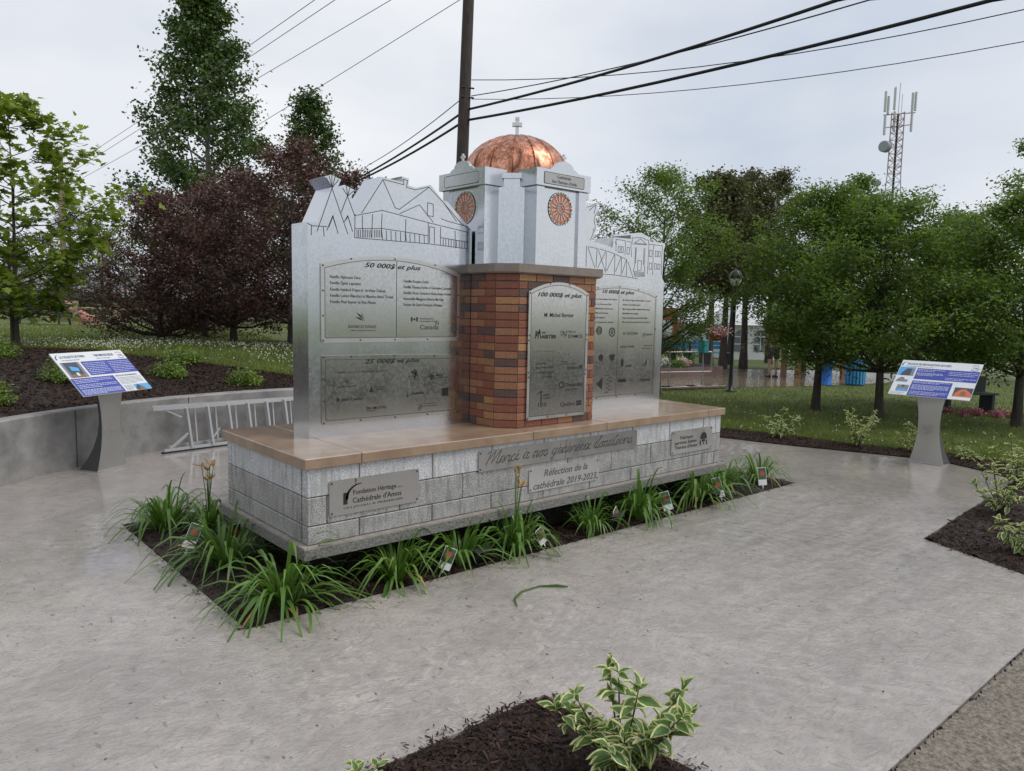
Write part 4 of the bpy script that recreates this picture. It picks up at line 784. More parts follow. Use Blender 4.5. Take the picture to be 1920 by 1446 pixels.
def content_left(bd, f, S, W, H):
    rs = random.Random(8); g2 = f(2)
    panel(bd, f, S, .305, .225, .998, .56, 'sign_blue'); panel(bd, f, S, .002, .60, .595, .998, 'sign_blue')
    photo(bd, f, S, .03, .225, .275, .58, [('photo_grey', [(.0, 0), (.12, 0), (.12, 1), (0, 1)]), ('photo_grey', [(.85, 0), (1, 0), (1, 1), (.85, 1)]), ('photo_brown', [(.12, 0), (.85, 0), (.85, .2), (.12, .2)]), ('photo_sky', [(.3, .45), (.7, .38), (.75, .6), (.32, .75)]), ('sign_white', [(.42, .1), (.56, .1), (.56, .3), (.42, .3)])], 'photo_dark')
    photo(bd, f, S, .765, .86, .998, .998, [('photo_dark', [(0, .2), (.25, 1), (.5, .5), (.42, 0), (.1, 0)]), ('photo_brown', [(.2, 0), (.62, 0), (.55, .45), (.35, .5)])], 'photo_sky')
    w = MB()
    a, c = S(.325, .54), S(.63, .25); words(w, g2, a[0], c[0], a[1], c[1], 7, .0075, 0, rs); a, c = S(.67, .54), S(.985, .25); words(w, g2, a[0], c[0], a[1], c[1], 7, .0075, 0, rs)
    a, c = S(.03, .72), S(.55, .62); words(w, g2, a[0], c[0], a[1], c[1], 3, .0075, 0, rs); a, c = S(.03, .84), S(.57, .74); words(w, g2, a[0], c[0], a[1], c[1], 3, .0075, 0, rs); a, c = S(.03, .985), S(.57, .86); words(w, g2, a[0], c[0], a[1], c[1], 5, .0075, 0, rs)
    w.build('printed_text', 'sign_text', bd)
    k = MB(); a, c = S(.62, .84), S(.97, .66); words(k, g2, a[0], c[0], a[1], c[1], 6, .005, 0, rs); a, c = S(.62, .985), S(.75, .86); words(k, g2, a[0], c[0], a[1], c[1], 5, .005, 0, rs)
    x, y = S(.615, .64); k.text('UNE STRUCTURE PERMANENTE', x, y, .03, g2, 0, 'l', 0, .012, .78)
    x, y = S(.085, .125); k.text('LA COLLECTE DE FONDS', x, y, .05, g2, 0, 'l', 0, .02, .60); x, y = S(.085, .185); k.text('Une communauté généreuse', x, y, .026, g2, 0, 'l', 0, 0, .8)
    x, y = S(.545, .125); k.text('7 000 000$ RECUEILLIS', x, y, .05, g2, 0, 'l', 0, .02, .60); x, y = S(.56, .185); k.text('Grâce à la communauté', x, y, .026, g2, 0, 'l', 0, 0, .8)
    arc_logo(k, g2, S, .03, .05, .045); hundred(k, g2, S, .925, .155); k.build('printed_heading', 'sign_ink', bd)
def content_right(bd, f, S, W, H):
    rs = random.Random(9); g2 = f(2)
    panel(bd, f, S, .235, .215, .998, .53, 'sign_blue'); panel(bd, f, S, .235, .575, .735, .998, 'sign_blue')
    photo(bd, f, S, .005, .20, .212, .45, [('photo_dark', [(.2, .0), (.25, .35), (.5, .85), (.8, .8), (.8, 0)]), ('photo_grey', [(.8, 0), (.8, .85), (.97, .75), (1, 0)])], 'photo_sky')
    photo(bd, f, S, .01, .49, .175, .64, [('photo_grey', [(.05, .05), (.15, .5), (.4, .95), (.65, .85), (.7, .5), (.98, .5), (.98, .05)])], 'sign_white')
    photo(bd, f, S, .07, .72, .222, .90, [('photo_sky', [(0, 0), (1, 0), (.8, .35), (.2, .35)]), ('photo_dark', [(.4, .7), (.6, .7), (.6, 1), (.4, 1)])], 'photo_grey')
    photo(bd, f, S, .78, .675, .998, .92, [('photo_orange', [(.05, 0), (.1, .4), (.35, .8), (.6, .85), (.85, .55), (1, .3), (.95, 0)]), ('photo_brown', [(.35, .15), (.45, .6), (.65, .55), (.7, .1)])], 'photo_dark')
    w = MB()
    for s0, s1, t0, t1, n in ((.25, .60, .235, .31, 2), (.25, .58, .34, .43, 3), (.64, .985, .25, .38, 3), (.62, .985, .43, .51, 2), (.25, .72, .59, .65, 2), (.255, .715, .68, .83, 5), (.255, .715, .86, .97, 3)):
        a, c = S(s0, t1), S(s1, t0); words(w, g2, a[0], c[0], a[1], c[1], n, .0085, 0, rs)
    w.build('printed_text', 'sign_text', bd)
    k = MB(); x, y = S(.075, .13); k.text('TRAVAUX DE RESTAURATION 2019-2022', x, y, .05, g2, 0, 'l', 0, .02, .62); x, y = S(.075, .185); k.text("Une cathédrale à préserver pour l'avenir", x, y, .024, g2, 0, 'l', 0, 0, .9)
    a, c = S(.02, .985), S(.2, .92); words(k, g2, a[0], c[0], a[1], c[1], 3, .003, 0, rs)
    arc_logo(k, g2, S, .02, .05, .045); hundred(k, g2, S, .925, .15); k.build('printed_heading', 'sign_ink', bd)
sign_stand('information_sign', 'tilted blue and white information board on steel stand in front of the retaining wall', (-.072, 5.138, 0), rad(32.09), content_left, None)
sign_stand('information_sign', 'tilted blue and white information board with orange dome photo on steel stand by the lawn', (8.807, -.755, 0), rad(-88.24), content_right, None)
# ---------------------------------------------------------------- stepladder on its side
ld = thing('stepladder', 'aluminium stepladder lying on its side against the curved retaining wall', 'ladder', (.74, 5.68, 0), math.atan2(.13, .84))
def bar(p, q, w, h, name, m='ladder_metal', parent=ld):
    p, q = Vector(p), Vector(q); d = (q-p).normalized(); s = Vector((0, 1, 0)) if abs(d.y) < .7 else Vector((1, 0, 0)); u = (s-d*s.dot(d)).normalized(); v = d.cross(u); b = MB()
    c = [e+u*a*w/2+v*k*h/2 for e in (p, q) for a, k in ((-1, -1), (1, -1), (1, 1), (-1, 1))]
    b.add(c, [(0, 3, 2, 1), (4, 5, 6, 7), (0, 1, 5, 4), (1, 2, 6, 5), (2, 3, 7, 6), (3, 0, 4, 7)]); return b.build(name, m, parent)
bar((0, 0, .03), (2.6, 0, .03), .028, .055, 'rail'); bar((-.12, .03, .60), (2.6, .05, .56), .028, .05, 'rail'); bar((.10, .10, .06), (2.6, .14, .10), .022, .045, 'rear_rail'); bar((-.10, .12, .615), (2.6, .16, .56), .02, .03, 'rear_rail')
for k in range(8):
    x = .32+k*.30; bar((x+.05, 0, .05), (x, .03, .58), .075, .028, 'step')
    if k > 0: bar((x-.12, .10, .09), (x-.14, .12, .59), .03, .02, 'rear_step')
bar((.08, 0, .06), (.33, 0, .24), .02, .025, 'brace'); bar((.12, .03, .05), (.33, .03, .20), .015, .02, 'brace'); bar((.02, .04, .585), (.26, .03, .46), .02, .02, 'brace'); bar((.62, 0, .06), (.78, 0, .26), .02, .02, 'brace')
bar((-.03, 0, .012), (1.2, 0, .008), .04, .02, 'rubber_foot', 'black_rubber')
# ---------------------------------------------------------------- daylilies, tags, floodlights
def objrand(name):
    t = MATS[name].node_tree; oi = N(t, 'ShaderNodeObjectInfo')
    for nd in list(t.nodes):
        if nd.type == 'NEW_GEOMETRY':
            for l in list(nd.outputs['Random Per Island'].links): t.links.new(oi.outputs['Random'], l.to_socket)
for q in ('leaf_lily', 'variegated_edge', 'variegated_green'): objrand(q)
def blade(reach, top, droop, w, m='leaf_lily', n=7):
    b = MB(); V = []; P = []
    for k in range(n+1):
        u = k/n; x = reach*(u**1.25); z = top*math.sin(min(1, u*1.15)*math.pi/2)-droop*max(0, u-.45)**1.6*3.2; P.append(Vector((x, 0, z)))
    for k, p in enumerate(P):
        u = k/n; ww = w*(.55+.45*math.sin(min(1, u*2.2)*math.pi/2))*(1-u**3*.96)/2; V += [p+Vector((0, -ww, .25*ww)), p, p+Vector((0, ww, .25*ww))]
    b.add(V, [(3*k+i, 3*k+3+i, 3*k+4+i, 3*k+1+i) for k in range(n) for i in (0, 1)], 0, True); return b.mesh('leaf', [m])
BL = [blade(r, t, d, w) for r, t, d, w in ((.10, .36, .02, .013), (.16, .34, .08, .015), (.22, .30, .14, .017), (.28, .27, .20, .018), (.32, .22, .24, .017), (.24, .22, .12, .014), (.13, .28, .03, .013), (.36, .18, .22, .018), (.18, .40, .12, .016), (.30, .30, .30, .018))]
BY = blade(.27, .14, .16, .014, 'lily_dry')
rl = random.Random(21)
def lily(label, x, y, s, n, wide=1.0, stems=0, lean=None):
    s *= 1.3; n = int(n*1.7)
    t = thing('daylily', label, 'plant', (x, y, -.02), 0, 'daylilies planted round the monument base')
    for k in range(n):
        a = rl.uniform(0, 2*math.pi)
        if lean is not None and rl.random() < .5: a = lean+rl.gauss(0, .8)
        me = BY if rl.random() < .02 else rl.choice(BL); q = s*rl.uniform(.65, 1.15); o = rl.uniform(0, .05)*s*1.5
        link('leaf', me, t, (math.cos(a)*o, math.sin(a)*o, 0), (rl.gauss(0, .12), rl.gauss(0, .10), a+rl.gauss(0, .3)), (q*wide*1.08, q*1.1, q*rl.uniform(.5, .88)))
    for k in range(stems):
        a = rl.uniform(0, 6.28); h = s*rl.uniform(.34, .46); dx, dy = math.cos(a)*.05, math.sin(a)*.05
        b = MB(); b.tube([(0, 0, 0), (dx*.4, dy*.4, h*.6), (dx, dy, h)], [.004, .0035, .003], 5); st = b.build('flower_stem', 'leaf_lily', t)
        b = MB()
        for j in range(4):
            e = Vector((rl.gauss(0, .02), rl.gauss(0, .02), rl.uniform(.01, .045))); p = Vector((dx, dy, h)); b.tube([p, p+e*.6, p+e, p+e*1.5], [.002, .005, .006, .001], 6)
        b.build('flower_buds', 'lily_yellow', t)
LL = [(-.26, 2.25, 1.15, 60, 1.1, 0, 'daylily clump at the far end of the left bed by the wet slab', None), (.02, 1.98, 1.0, 40, .8, 6, 'daylily with tall stems of yellow buds behind the rose picture tag', None), (-.2, .98, 1.15, 62, 1.15, 0, 'daylily clump between the two picture tags on the left bed', None),
 (-.16, .02, 1.12, 80, 1.3, 0, 'large sprawling daylily at the corner of the bed spilling onto the slab', rad(225)), (.66, -.08, 1.05, 64, 1.0, 0, 'daylily in front of the arch logo plaque', None), (1.24, -.1, 1.02, 54, 1.1, 0, 'daylily beside the white tag and black floodlight', None), (1.80, -.1, 1.2, 62, .85, 5, 'daylily with tall budding stems in front of the thank-you plaque', None),
 (2.72, -.1, .95, 50, .9, 0, 'daylily below the date plaque', None), (3.42, -.1, 1.15, 64, .9, 0, 'daylily behind the leaning red flower tag', None), (4.45, -.06, 1.15, 62, 1.15, 0, 'daylily in front of the parish plaque', None), (5.2, .15, 1.1, 50, .9, 0, 'daylily just past the right corner of the base', None), (5.85, .05, 1.0, 46, .95, 0, 'daylily at the pointed right end of the bed', None), (5.3, 1.3, 1.1, 46, .9, 0, 'daylily beside the right end wall of the base', None)]
for x, y, s, n, w, st, lb, le in LL: lily(lb, x, y, s, n, w, st, le)
def ptag(x, y, rz, tilt, roll, lab, h=.2):
    t = thing('plant_tag', lab, 'plant tag', (x, y, -.01), rz, 'picture tags stuck in the bed'); h *= 1.15; b = MB(); b.box(-.006, .006, -.002, .002, -.04, h*.3); st = b.build('tag_stake', 'tag_white', t); st.rotation_euler = (tilt, roll, 0)
    b = MB(); b.bbox(-.048, .048, -.0025, .0, h*.18, h*.92, .0008); c = b.build('tag_card', 'tag_white', t); c.rotation_euler = (tilt, roll, 0)
    b = MB(); z0 = h*.42; b.rect(-.044, z0, .044, h*.9, lambda u, v: (u, -.0032, v), 0); b.disc(0, (z0+h*.9)/2, .024, lambda u, v: (u, -.0040, v), 1, 9)
    for k in range(6): b.disc(.02*math.cos(k*1.05), (z0+h*.9)/2+.02*math.sin(k*1.05), .011, lambda u, v: (u, -.0045, v), 1, 6)
    d = b.build('tag_picture', ['tag_green', 'tag_red'], t); d.rotation_euler = (tilt, roll, 0)
ca = rad(-41)
ptag(-.36, 1.42, ca+.2, -.5, .35, 'tilted white tag with red flower picture among the left bed daylilies', .24)
ptag(-.02, 1.2, ca+.9, -.3, .1, 'white tag half hidden behind daylily leaves beside the ledge', .22)
ptag(.98, -.2, ca+.1, -.35, .4, 'white tag with pale flower picture leaning left of a floodlight', .2)
ptag(2.06, -.2, ca+.9, -.2, -.35, 'narrow white tag seen edge-on by the tall budding daylily', .17)
ptag(3.06, -.18, ca+1.1, -.2, -.5, 'white tag leaning over a floodlight below the date plaque', .2)
ptag(3.76, -.21, ca, -.25, -.3, 'white tag with red flower picture leaning right on open mulch', .22)
ptag(4.62, -.24, ca+.1, -.3, -.25, 'tag with star shaped orange flower standing on the floodlight', .25)
ptag(5.5, -.2, ca, -.15, -.08, 'upright tag with red flower picture near the end of the bed', .24)
def flood(x, y, rz, lab):
    t = thing('floodlight', lab, 'floodlight', (x, y, -.02), rz, 'black floodlights in the bed')
    b = MB(); b.bbox(-.085, .085, -.02, .04, .05, .145, .006); h = b.build('housing', 'black_paint', t); h.rotation_euler = (.35, 0, 0)
    b = MB(); b.rect(-.072, .06, .072, .135, lambda u, v: (u, .0415, v)); l = b.build('lens', 'window_dark', t); l.rotation_euler = (.35, 0, 0)
    for k in range(7): b = MB(); b.box(-.07+k*.022, -.066+k*.022, -.034, -.018, .06, .135); q = b.build('cooling_fin', 'black_paint', t); q.rotation_euler = (.35, 0, 0)
    b = MB(); b.box(-.095, -.088, -.01, .02, -.0, .10); b.box(.088, .095, -.01, .02, -.0, .10); b.box(-.095, .095, -.01, .02, -.004, .004); b.build('bracket', 'black_paint', t)
    b = MB(); b.tube([(0, .005, 0), (0, .005, -.08)], .012, 6); b.build('ground_spike', 'black_paint', t)
flood(1.36, -.19, 0, 'black floodlight between daylilies near the logo plaque'); flood(2.96, -.17, .1, 'black floodlight below the date plaque'); flood(4.50, -.17, -.1, 'black floodlight with a picture tag above it'); flood(.36, .3, -.3, 'black floodlight tucked under the ledge corner')
b = MB(); b.add([(1.0, -1.02, .004), (1.01, -1.06, .004), (1.03, -.96, .012), (1.045, -.975, .008)], [(0, 1, 3, 2)], 0, True); pth = [(1.0, -1.04), (1.06, -.94), (1.2, -.86), (1.36, -.86), (1.46, -.95), (1.52, -1.0)]
b = MB(); V = []
for k, (x, y) in enumerate(pth): w = .0065*(1-abs(k/5-.4)); V += [(x, y-w, .004), (x, y, .014+.012*(k in (1, 4))), (x, y+w, .004)]
b.add(V, [(3*k+i, 3*k+3+i, 3*k+4+i, 3*k+1+i) for k in range(5) for i in (0, 1)]); tag(b.build('fallen_leaf', 'leaf_lily'), 'bent green daylily leaf lying alone on the wet slab', 'leaf')
b = MB()
for k in range(230):
    x, y = rng.uniform(-2, 6), rng.uniform(-3.3, -.35)
    if x < .5 and y < -1.9 or x > 4.3 and y < -1.7: continue
    s = rng.uniform(.004, .013); a = rng.uniform(0, 6.28); c, d = math.cos(a)*s, math.sin(a)*s
    b.add([(x-c, y-d, .002), (x+d*.4, y-c*.4, .003), (x+c, y+d, .0035), (x-d*.4, y+c*.4, .004)], [(0, 1, 2, 3)], rng.choice((0, 0, 1)))
stuff(b.build('leaf_litter', ['chip', 'photo_brown']), 'tiny bark bits and leaf scraps scattered on the wet slab', 'litter')
# ---------------------------------------------------------------- variegated dogwoods
def dog_leaf(k):
    b = MB(); n = 6; out = []; inn = []; mid = []; r_ = random.Random(k)
    for i in range(n+1):
        u = i/n; w = .36*math.sin(math.pi*min(1, u**.8))**.9*(1 if u < 1 else 0)*.62; z = -.16*u*u+.05*math.sin(u*3); e = .02*r_.uniform(-1, 1)
        out.append((u, w, z+e)); inn.append((.06+u*.84, w*(.74+.1*r_.uniform(-1, 1)), z)); mid.append((u*.96+.02, 0, z-.03*math.sin(math.pi*u)))
    for s in (1, -1):
        O = [(x, s*w, z+w*.35) for x, w, z in out]; I = [(x, s*w, z+w*.25) for x, w, z in inn]; Mm = [(x, 0, z) for x, w, z in mid]
        b.add(O+I, [(i, i+1, n+2+i, n+1+i) for i in range(n)], 0, True); b.add(I+Mm, [(i, i+1, n+2+i, n+1+i) for i in range(n)], 1, True)
    return b.mesh('leaf', ['variegated_edge', 'variegated_green'])
DL = [dog_leaf(k) for k in range(5)]
def dogwood(label, x, y, z, hgt, rad_, nst, ll, seed, pairs=5):
    r_ = random.Random(seed); t = thing('dogwood_shrub', label, 'shrub', (x, y, z), 0, 'variegated dogwoods in the mulch'); sb = MB()
    for s in range(nst):
        a = 2*math.pi*s/nst+r_.uniform(-.4, .4); rr_ = rad_*r_.uniform(.25, 1); h = hgt*r_.uniform(.55, 1.0)*(1-.25*rr_/rad_)
        P = [Vector((0, 0, 0)), Vector((math.cos(a)*rr_*.35, math.sin(a)*rr_*.35, h*.4)), Vector((math.cos(a)*rr_*.75, math.sin(a)*rr_*.75, h*.75)), Vector((math.cos(a)*rr_, math.sin(a)*rr_, h))]
        sb.tube(P, [.006, .005, .004, .002], 5)
        for q in range(pairs):
            u = .22+.78*q/(pairs-1); i = min(2, int(u*3)); p = P[i].lerp(P[i+1], u*3-i); a0 = q*1.57+r_.uniform(-.5, .5)
            for e in ((0, math.pi) if q < pairs-1 else (0, math.pi, 1.57, -1.57)):
                sc = ll*r_.uniform(.6, 1.15)*(.8 if q == pairs-1 else 1); link('leaf', r_.choice(DL), t, p, (r_.gauss(0, .35), r_.gauss(.1, .4)-(.7 if q == pairs-1 else .15), a0+e+r_.gauss(0, .2)), (sc, sc, sc))
    sb.build('stems', 'stem', t)
dogwood('cream edged dogwood shrub in the foreground mulch with large leaves', .14, -2.69, -.01, .47, .34, 15, .108, 1, 7)
dogwood('small cream edged dogwood sprig at the edge of the foreground mulch', -.78, -2.1, -.01, .16, .10, 4, .07, 2, 3)
dogwood('low spreading dogwood with one upright shoot in the mulch strip by the base', 8.85, 1.5, 0, .52, .42, 9, .10, 3)
dogwood('tall bushy dogwood in front of a tree trunk in the mulch strip', 9.15, .38, 0, .68, .42, 17, .085, 4, 6)
dogwood('dogwood half hidden behind the information board stand', 9.4, -.38, 0, .55, .28, 8, .09, 5)
dogwood('small dogwood sprig to the right of the board stand', 9.35, -1.05, 0, .28, .16, 4, .09, 6)
dogwood('pale dogwood at the top of the right mulch bed', 8.25, -1.95, 0, .62, .40, 13, .10, 7)
dogwood('dogwood in the middle of the right mulch bed', 6.5, -2.28, 0, .55, .38, 12, .10, 8)
dogwood('dogwood at the near end of the right mulch bed', 5.12, -2.80, 0, .36, .27, 9, .09, 9)
def leafball(name, label, x, y, z, r, h, n, m, ls, seed, group=None, cat='shrub', stem='stem'):
    q = np.random.default_rng(seed); t = thing(name, label, cat, (x, y, z), 0, group)
    nb = max(6, n//60); B = q.normal(0, 1, (nb, 3)); B /= np.linalg.norm(B, axis=1)[:, None]; B[:, 2] = np.abs(B[:, 2]); B *= np.array([r, r, h])*q.uniform(.45, .9, (nb, 1))
    k = q.integers(0, nb, n); C = B[k]+q.normal(0, 1, (n, 3))*np.array([r, r, h])*.22; C[:, 2] = np.abs(C[:, 2])+.02
    link('foliage', leaves_mesh('foliage', C, q, ls, m), t)
    b = MB()
    for j in range(7): p = B[j % nb]; b.tube([(0, 0, -.05), tuple(p*.5+np.array([0, 0, .03])), tuple(p*.95)], [.008, .006, .003], 4)
    b.build('stems', stem, t); return t
def leaves_mesh(name, C, q, size, m, narrow=.45, up=.35):
    n = len(C); d = q.normal(0, 1, (n, 3)); d[:, 2] = d[:, 2]*.6-.15; d /= np.linalg.norm(d, axis=1)[:, None]
    nn = q.normal(0, 1, (n, 3)); nn[:, 2] = np.abs(nn[:, 2])+up; s = np.cross(d, nn); s /= np.linalg.norm(s, axis=1)[:, None]+1e-9
    L_ = (size*q.uniform(.6, 1.25, n))[:, None]; V = np.stack([C, C+d*L_*.5+s*L_*narrow/2, C+d*L_, C+d*L_*.5-s*L_*narrow/2], 1)
    return fast_mesh(name, V, 4, np.arange(n*4).reshape(-1, 4), [m])
for k, (x, y, r, h, lb) in enumerate(((1.45, 7.75, .26, .24, 'rounded yellow green shrub behind the left information board corner'), (1.95, 8.6, .30, .26, 'larger leafy shrub behind the rounded yellow green shrub'), (2.35, 7.0, .26, .26, 'yellow green shrub on the mulch slope beside the silver panel'), (-.05, 7.5, .30, .28, 'dark leafy shrub behind the left information board'), (-.62, 9.2, .28, .26, 'yellow green shrub high on the mulch slope'), (-1.1, 6.1, .26, .26, 'yellow green shrub low on the mulch slope above the wall'))):
    leafball('slope_shrub', lb, x, y, height(x, y), r, h, 1500, 'leaf_shrub', .055, 40+k, 'shrubs on the mulch slope')
# ---------------------------------------------------------------- trees
def tree(name, label, x, y, H, zb, prof, nl, leaves, ls, lm, bm='bark', tr=.08, seed=0, group=None, narrow=.45, rise=.55, sig=.16, lean=(0, 0), z=None, maple=False, sub=6):
    q = np.random.default_rng(seed); r_ = random.Random(seed); z0 = height(x, y) if z is None else z
    t = thing(name, label, 'tree', (x, y, z0-.05), 0, group); tb = MB()
    def tp(h): u = h/H; return Vector((lean[0]*u+.05*H*.12*math.sin(u*5+seed), lean[1]*u+.05*H*.12*math.cos(u*4+seed*2), h))
    hs = [H*(.97 if tr > .13 or maple else .80)*k/9 for k in range(10)]; tb.tube([tp(h) for h in hs], [max(.008, tr*(1.25 if k == 0 else 1)*(1-.93*h/H)**1.25) for k, h in enumerate(hs)], 8)
    pts = []; wts = []
    for k in range(nl):
        u = (k+r_.random())/nl; h = zb+(H-zb)*u; R = interp(prof, u)*r_.uniform(.7, 1.12); a = k*2.399+r_.uniform(-.4, .4); h0 = max(zb*.75, h-R*rise*r_.uniform(.7, 1.2)); p0 = tp(h0); p3 = tp(h)+Vector((math.cos(a)*R, math.sin(a)*R, 0)); p3.z = h+r_.uniform(-.1, .15)*R
        p1 = p0.lerp(p3, .35)+Vector((0, 0, -.04*R)); p2 = p0.lerp(p3, .7)+Vector((0, 0, .02*R)); r0 = max(.006, tr*.42*(1-.75*h0/H)); tb.tube([p0, p1, p2, p3], [r0, r0*.7, r0*.42, r0*.15], 5, 0, False)
        for s in range(sub):
            v = .3+.7*(s+r_.random())/sub; pp = p0.lerp(p1, v/.35) if v < .35 else (p1.lerp(p2, (v-.35)/.35) if v < .7 else p2.lerp(p3, (v-.7)/.3)); aa = a+r_.gauss(0, .9); ln = R*.38*r_.uniform(.5, 1.1)+.08; e = pp+Vector((math.cos(aa)*ln, math.sin(aa)*ln, ln*r_.uniform(-.15, .6)))
            tb.tube([pp, pp.lerp(e, .5)+Vector((0, 0, .03)), e], [r0*.35, r0*.25, .003], 4, 0, False)
            for w in (.35, .65, 1): pts.append(pp.lerp(e, w)); wts.append(.6+w*.6)
        pts.append(p3); wts.append(1.5)
    pts.append(tp(H*.98)); wts.append(2); pts.append(tp(H*.93)); wts.append(2)
    tb.build('trunk', bm, t)
    B = np.array([tuple(p) for p in pts]); w = np.array(wts)*q.uniform(.3, 1.4, len(wts)); w /= w.sum(); k = q.choice(len(B), leaves, p=w)
    C = B[k]+np.clip(q.normal(0, 1, (leaves, 3)), -1.7, 1.7)*np.array([sig, sig, sig*.75])*q.uniform(.5, 1.3, (len(B), 1))[k]
    if maple:
        n = leaves; d = q.normal(0, 1, (n, 3)); d[:, 2] = d[:, 2]*.3-.25; d /= np.linalg.norm(d, axis=1)[:, None]; nn = q.normal(0, .5, (n, 3)); nn[:, 2] = 1; s = np.cross(d, nn); s /= np.linalg.norm(s, axis=1)[:, None]; Ls = (ls*q.uniform(.6, 1.2, n))[:, None]
        star = [(0, 0), (.12, .28), (.05, .55), (.42, .24), (.62, .42), (.68, .16), (1, 0), (.68, -.16), (.62, -.42), (.42, -.24), (.05, -.55), (.12, -.28)]
        V = np.stack([C+d*Ls*a+s*Ls*b_ for a, b_ in star], 1); me = fast_mesh('crown', V, 12, np.arange(n*12).reshape(-1, 12), [lm])
    else: me = leaves_mesh('crown', C, q, ls, lm, narrow)
    link('crown', me, t); return t
def tat(px, py, v):
    p = at(px, py, v); return p.x, p.y
x, y = tat(32, 610, 14); tree('maple_tree', 'young staked maple with bright yellow green leaves on the raised lawn', x, y, 4.6, .75, [(0, .75), (.3, 1.25), (.55, 1.95), (.72, 1.35), (.85, .9), (1, .25)], 38, 5200, .16, 'leaf_maple', 'bark', .055, 11, maple=True, sig=.14, rise=.5)
b = MB(); x, y = tat(21, 610, 13.9); b.tube([(0, 0, -.1), (.02, 0, 2.2)], .022, 6); st = b.build('tree_stake', 'pole_wood', None, (x, y, height(x, y))); tag(st, 'thin dark stake standing beside the young maple trunk', 'stake')
x, y = tat(392, 560, 35); tree('poplar_tree', 'tall pointed poplar towering behind the purple trees', x, y, 15.6, 2.6, [(0, 2.7), (.2, 3.1), (.42, 2.9), (.55, 2.1), (.7, 1.45), (.85, .95), (1, .2)], 62, 46000, .17, 'leaf_poplar', 'birch_bark', .22, 12, 'poplars behind the crabapples', .75, 1.1, .34)
x, y = tat(585, 560, 40); tree('poplar_tree', 'slimmer poplar behind the purple trees left of the utility pole', x, y, 11.7, 3, [(0, 2.2), (.3, 1.9), (.5, 1.35), (.7, 1.25), (.88, .7), (1, .2)], 42, 20000, .17, 'leaf_poplar', 'birch_bark', .18, 13, 'poplars behind the crabapples', .75, 1.1, .32)
for k, (px, v, H, R, zb, lb) in enumerate(((300, 17.5, 3.35, 1.5, .25, 'dense purple leaved crabapple reaching down to the grass'), (437, 17, 3.75, 1.4, .55, 'purple leaved crabapple with a bare leaning trunk'), (548, 16, 4.25, 1.5, .7, 'tallest purple leaved crabapple beside the silver panel'), (385, 20, 3.9, 1.6, .3, 'purple leaved crabapple standing behind the others'), (640, 17.5, 3.9, 1.5, .6, 'purple leaved crabapple mostly hidden behind the silver panel'))):
    x, y = tat(px, 640, v); tree('crabapple_tree', lb, x, y, H, zb, [(0, R*.85), (.3, R), (.6, R*.92), (.8, R*.65), (1, R*.22)], 38, 22000, .075, 'leaf_crab', 'bark', .085, 20+k, 'purple crabapples on the raised lawn', .5, .7, .17)
x, y = tat(135, 590, 38); sp = tree('spruce_tree', 'dark narrow spruce behind the picnic table', x, y, 6.6, .5, [(0, 1.7), (.3, 1.35), (.6, .8), (.85, .35), (1, .05)], 60, 12000, .13, 'needle', 'bark', .12, 30, None, .25, .1, .13)
for k, (px, v, H, R, lb) in enumerate(((195, 40, 5.0, 1.5, 'thin airy tree between the spruce and the purple trees'), (60, 32, 3.6, 1.7, 'dark spreading tree behind the maple'), (-40, 34, 4.2, 2.0, 'dark tree at the edge beside the house'), (236, 42, 4.4, 1.4, 'thin tree close behind the crabapple edge'))):
    x, y = tat(px, 600, v); tree('background_tree', lb, x, y, H, .9, [(0, R), (.5, R*.9), (1, R*.3)], 20, 3800, .13, ('leaf_poplar', 'leaf_dark')[k % 2], 'bark', .10, 35+k, 'trees at the back of the raised lawn', .5, .4, .22)
for k, px in enumerate(range(-544, 420, 42)):
    x, y = tat(px, 600, 47+3*(k % 2)); leafball('hedge_shrub', 'dark shrub in the hedge beyond the rail fence', x, y, height(x, y)-.3, 1.5+.5*(k < 12), 1.5+1.1*(k < 12), 1800, 'leaf_dark', .2, 60+k, 'hedge shrubs beyond the rail fence')
for k, (px, v) in enumerate(((470, 50), (560, 52), (650, 50), (720, 55), (800, 50), (880, 55), (960, 52), (1040, 55), (1110, 50))):
    x, y = tat(px, 600, v); leafball('hedge_shrub', 'large dark shrub in the hedge behind the purple trees', x, y, height(x, y)-.3, 2.2, 2.6, 2200, 'leaf_dark', .28, 80+k, 'tall hedge shrubs behind the monument')
# trees beyond the left edge, seen as dark reflections in the metal and the water film
for k, (x, y, H, R) in enumerate(((-7.5, 8.5, 6.5, 2.2), (-10, 4.5, 7, 2.4), (-9.5, 13.5, 7, 2.4))):
    tree('background_tree', ('leafy tree past the left end of the retaining wall', 'leafy tree beside the plaza beyond the left end of the wall', 'leafy tree on the raised lawn left of the maple')[k], x, y, H, 1.2, [(0, R), (.4, R*1.05), (.8, R*.7), (1, R*.15)], 30, 9000, .19, 'leaf_ash', 'bark', .12, 190+k, 'trees left of the plaza', .5, .6, .25)
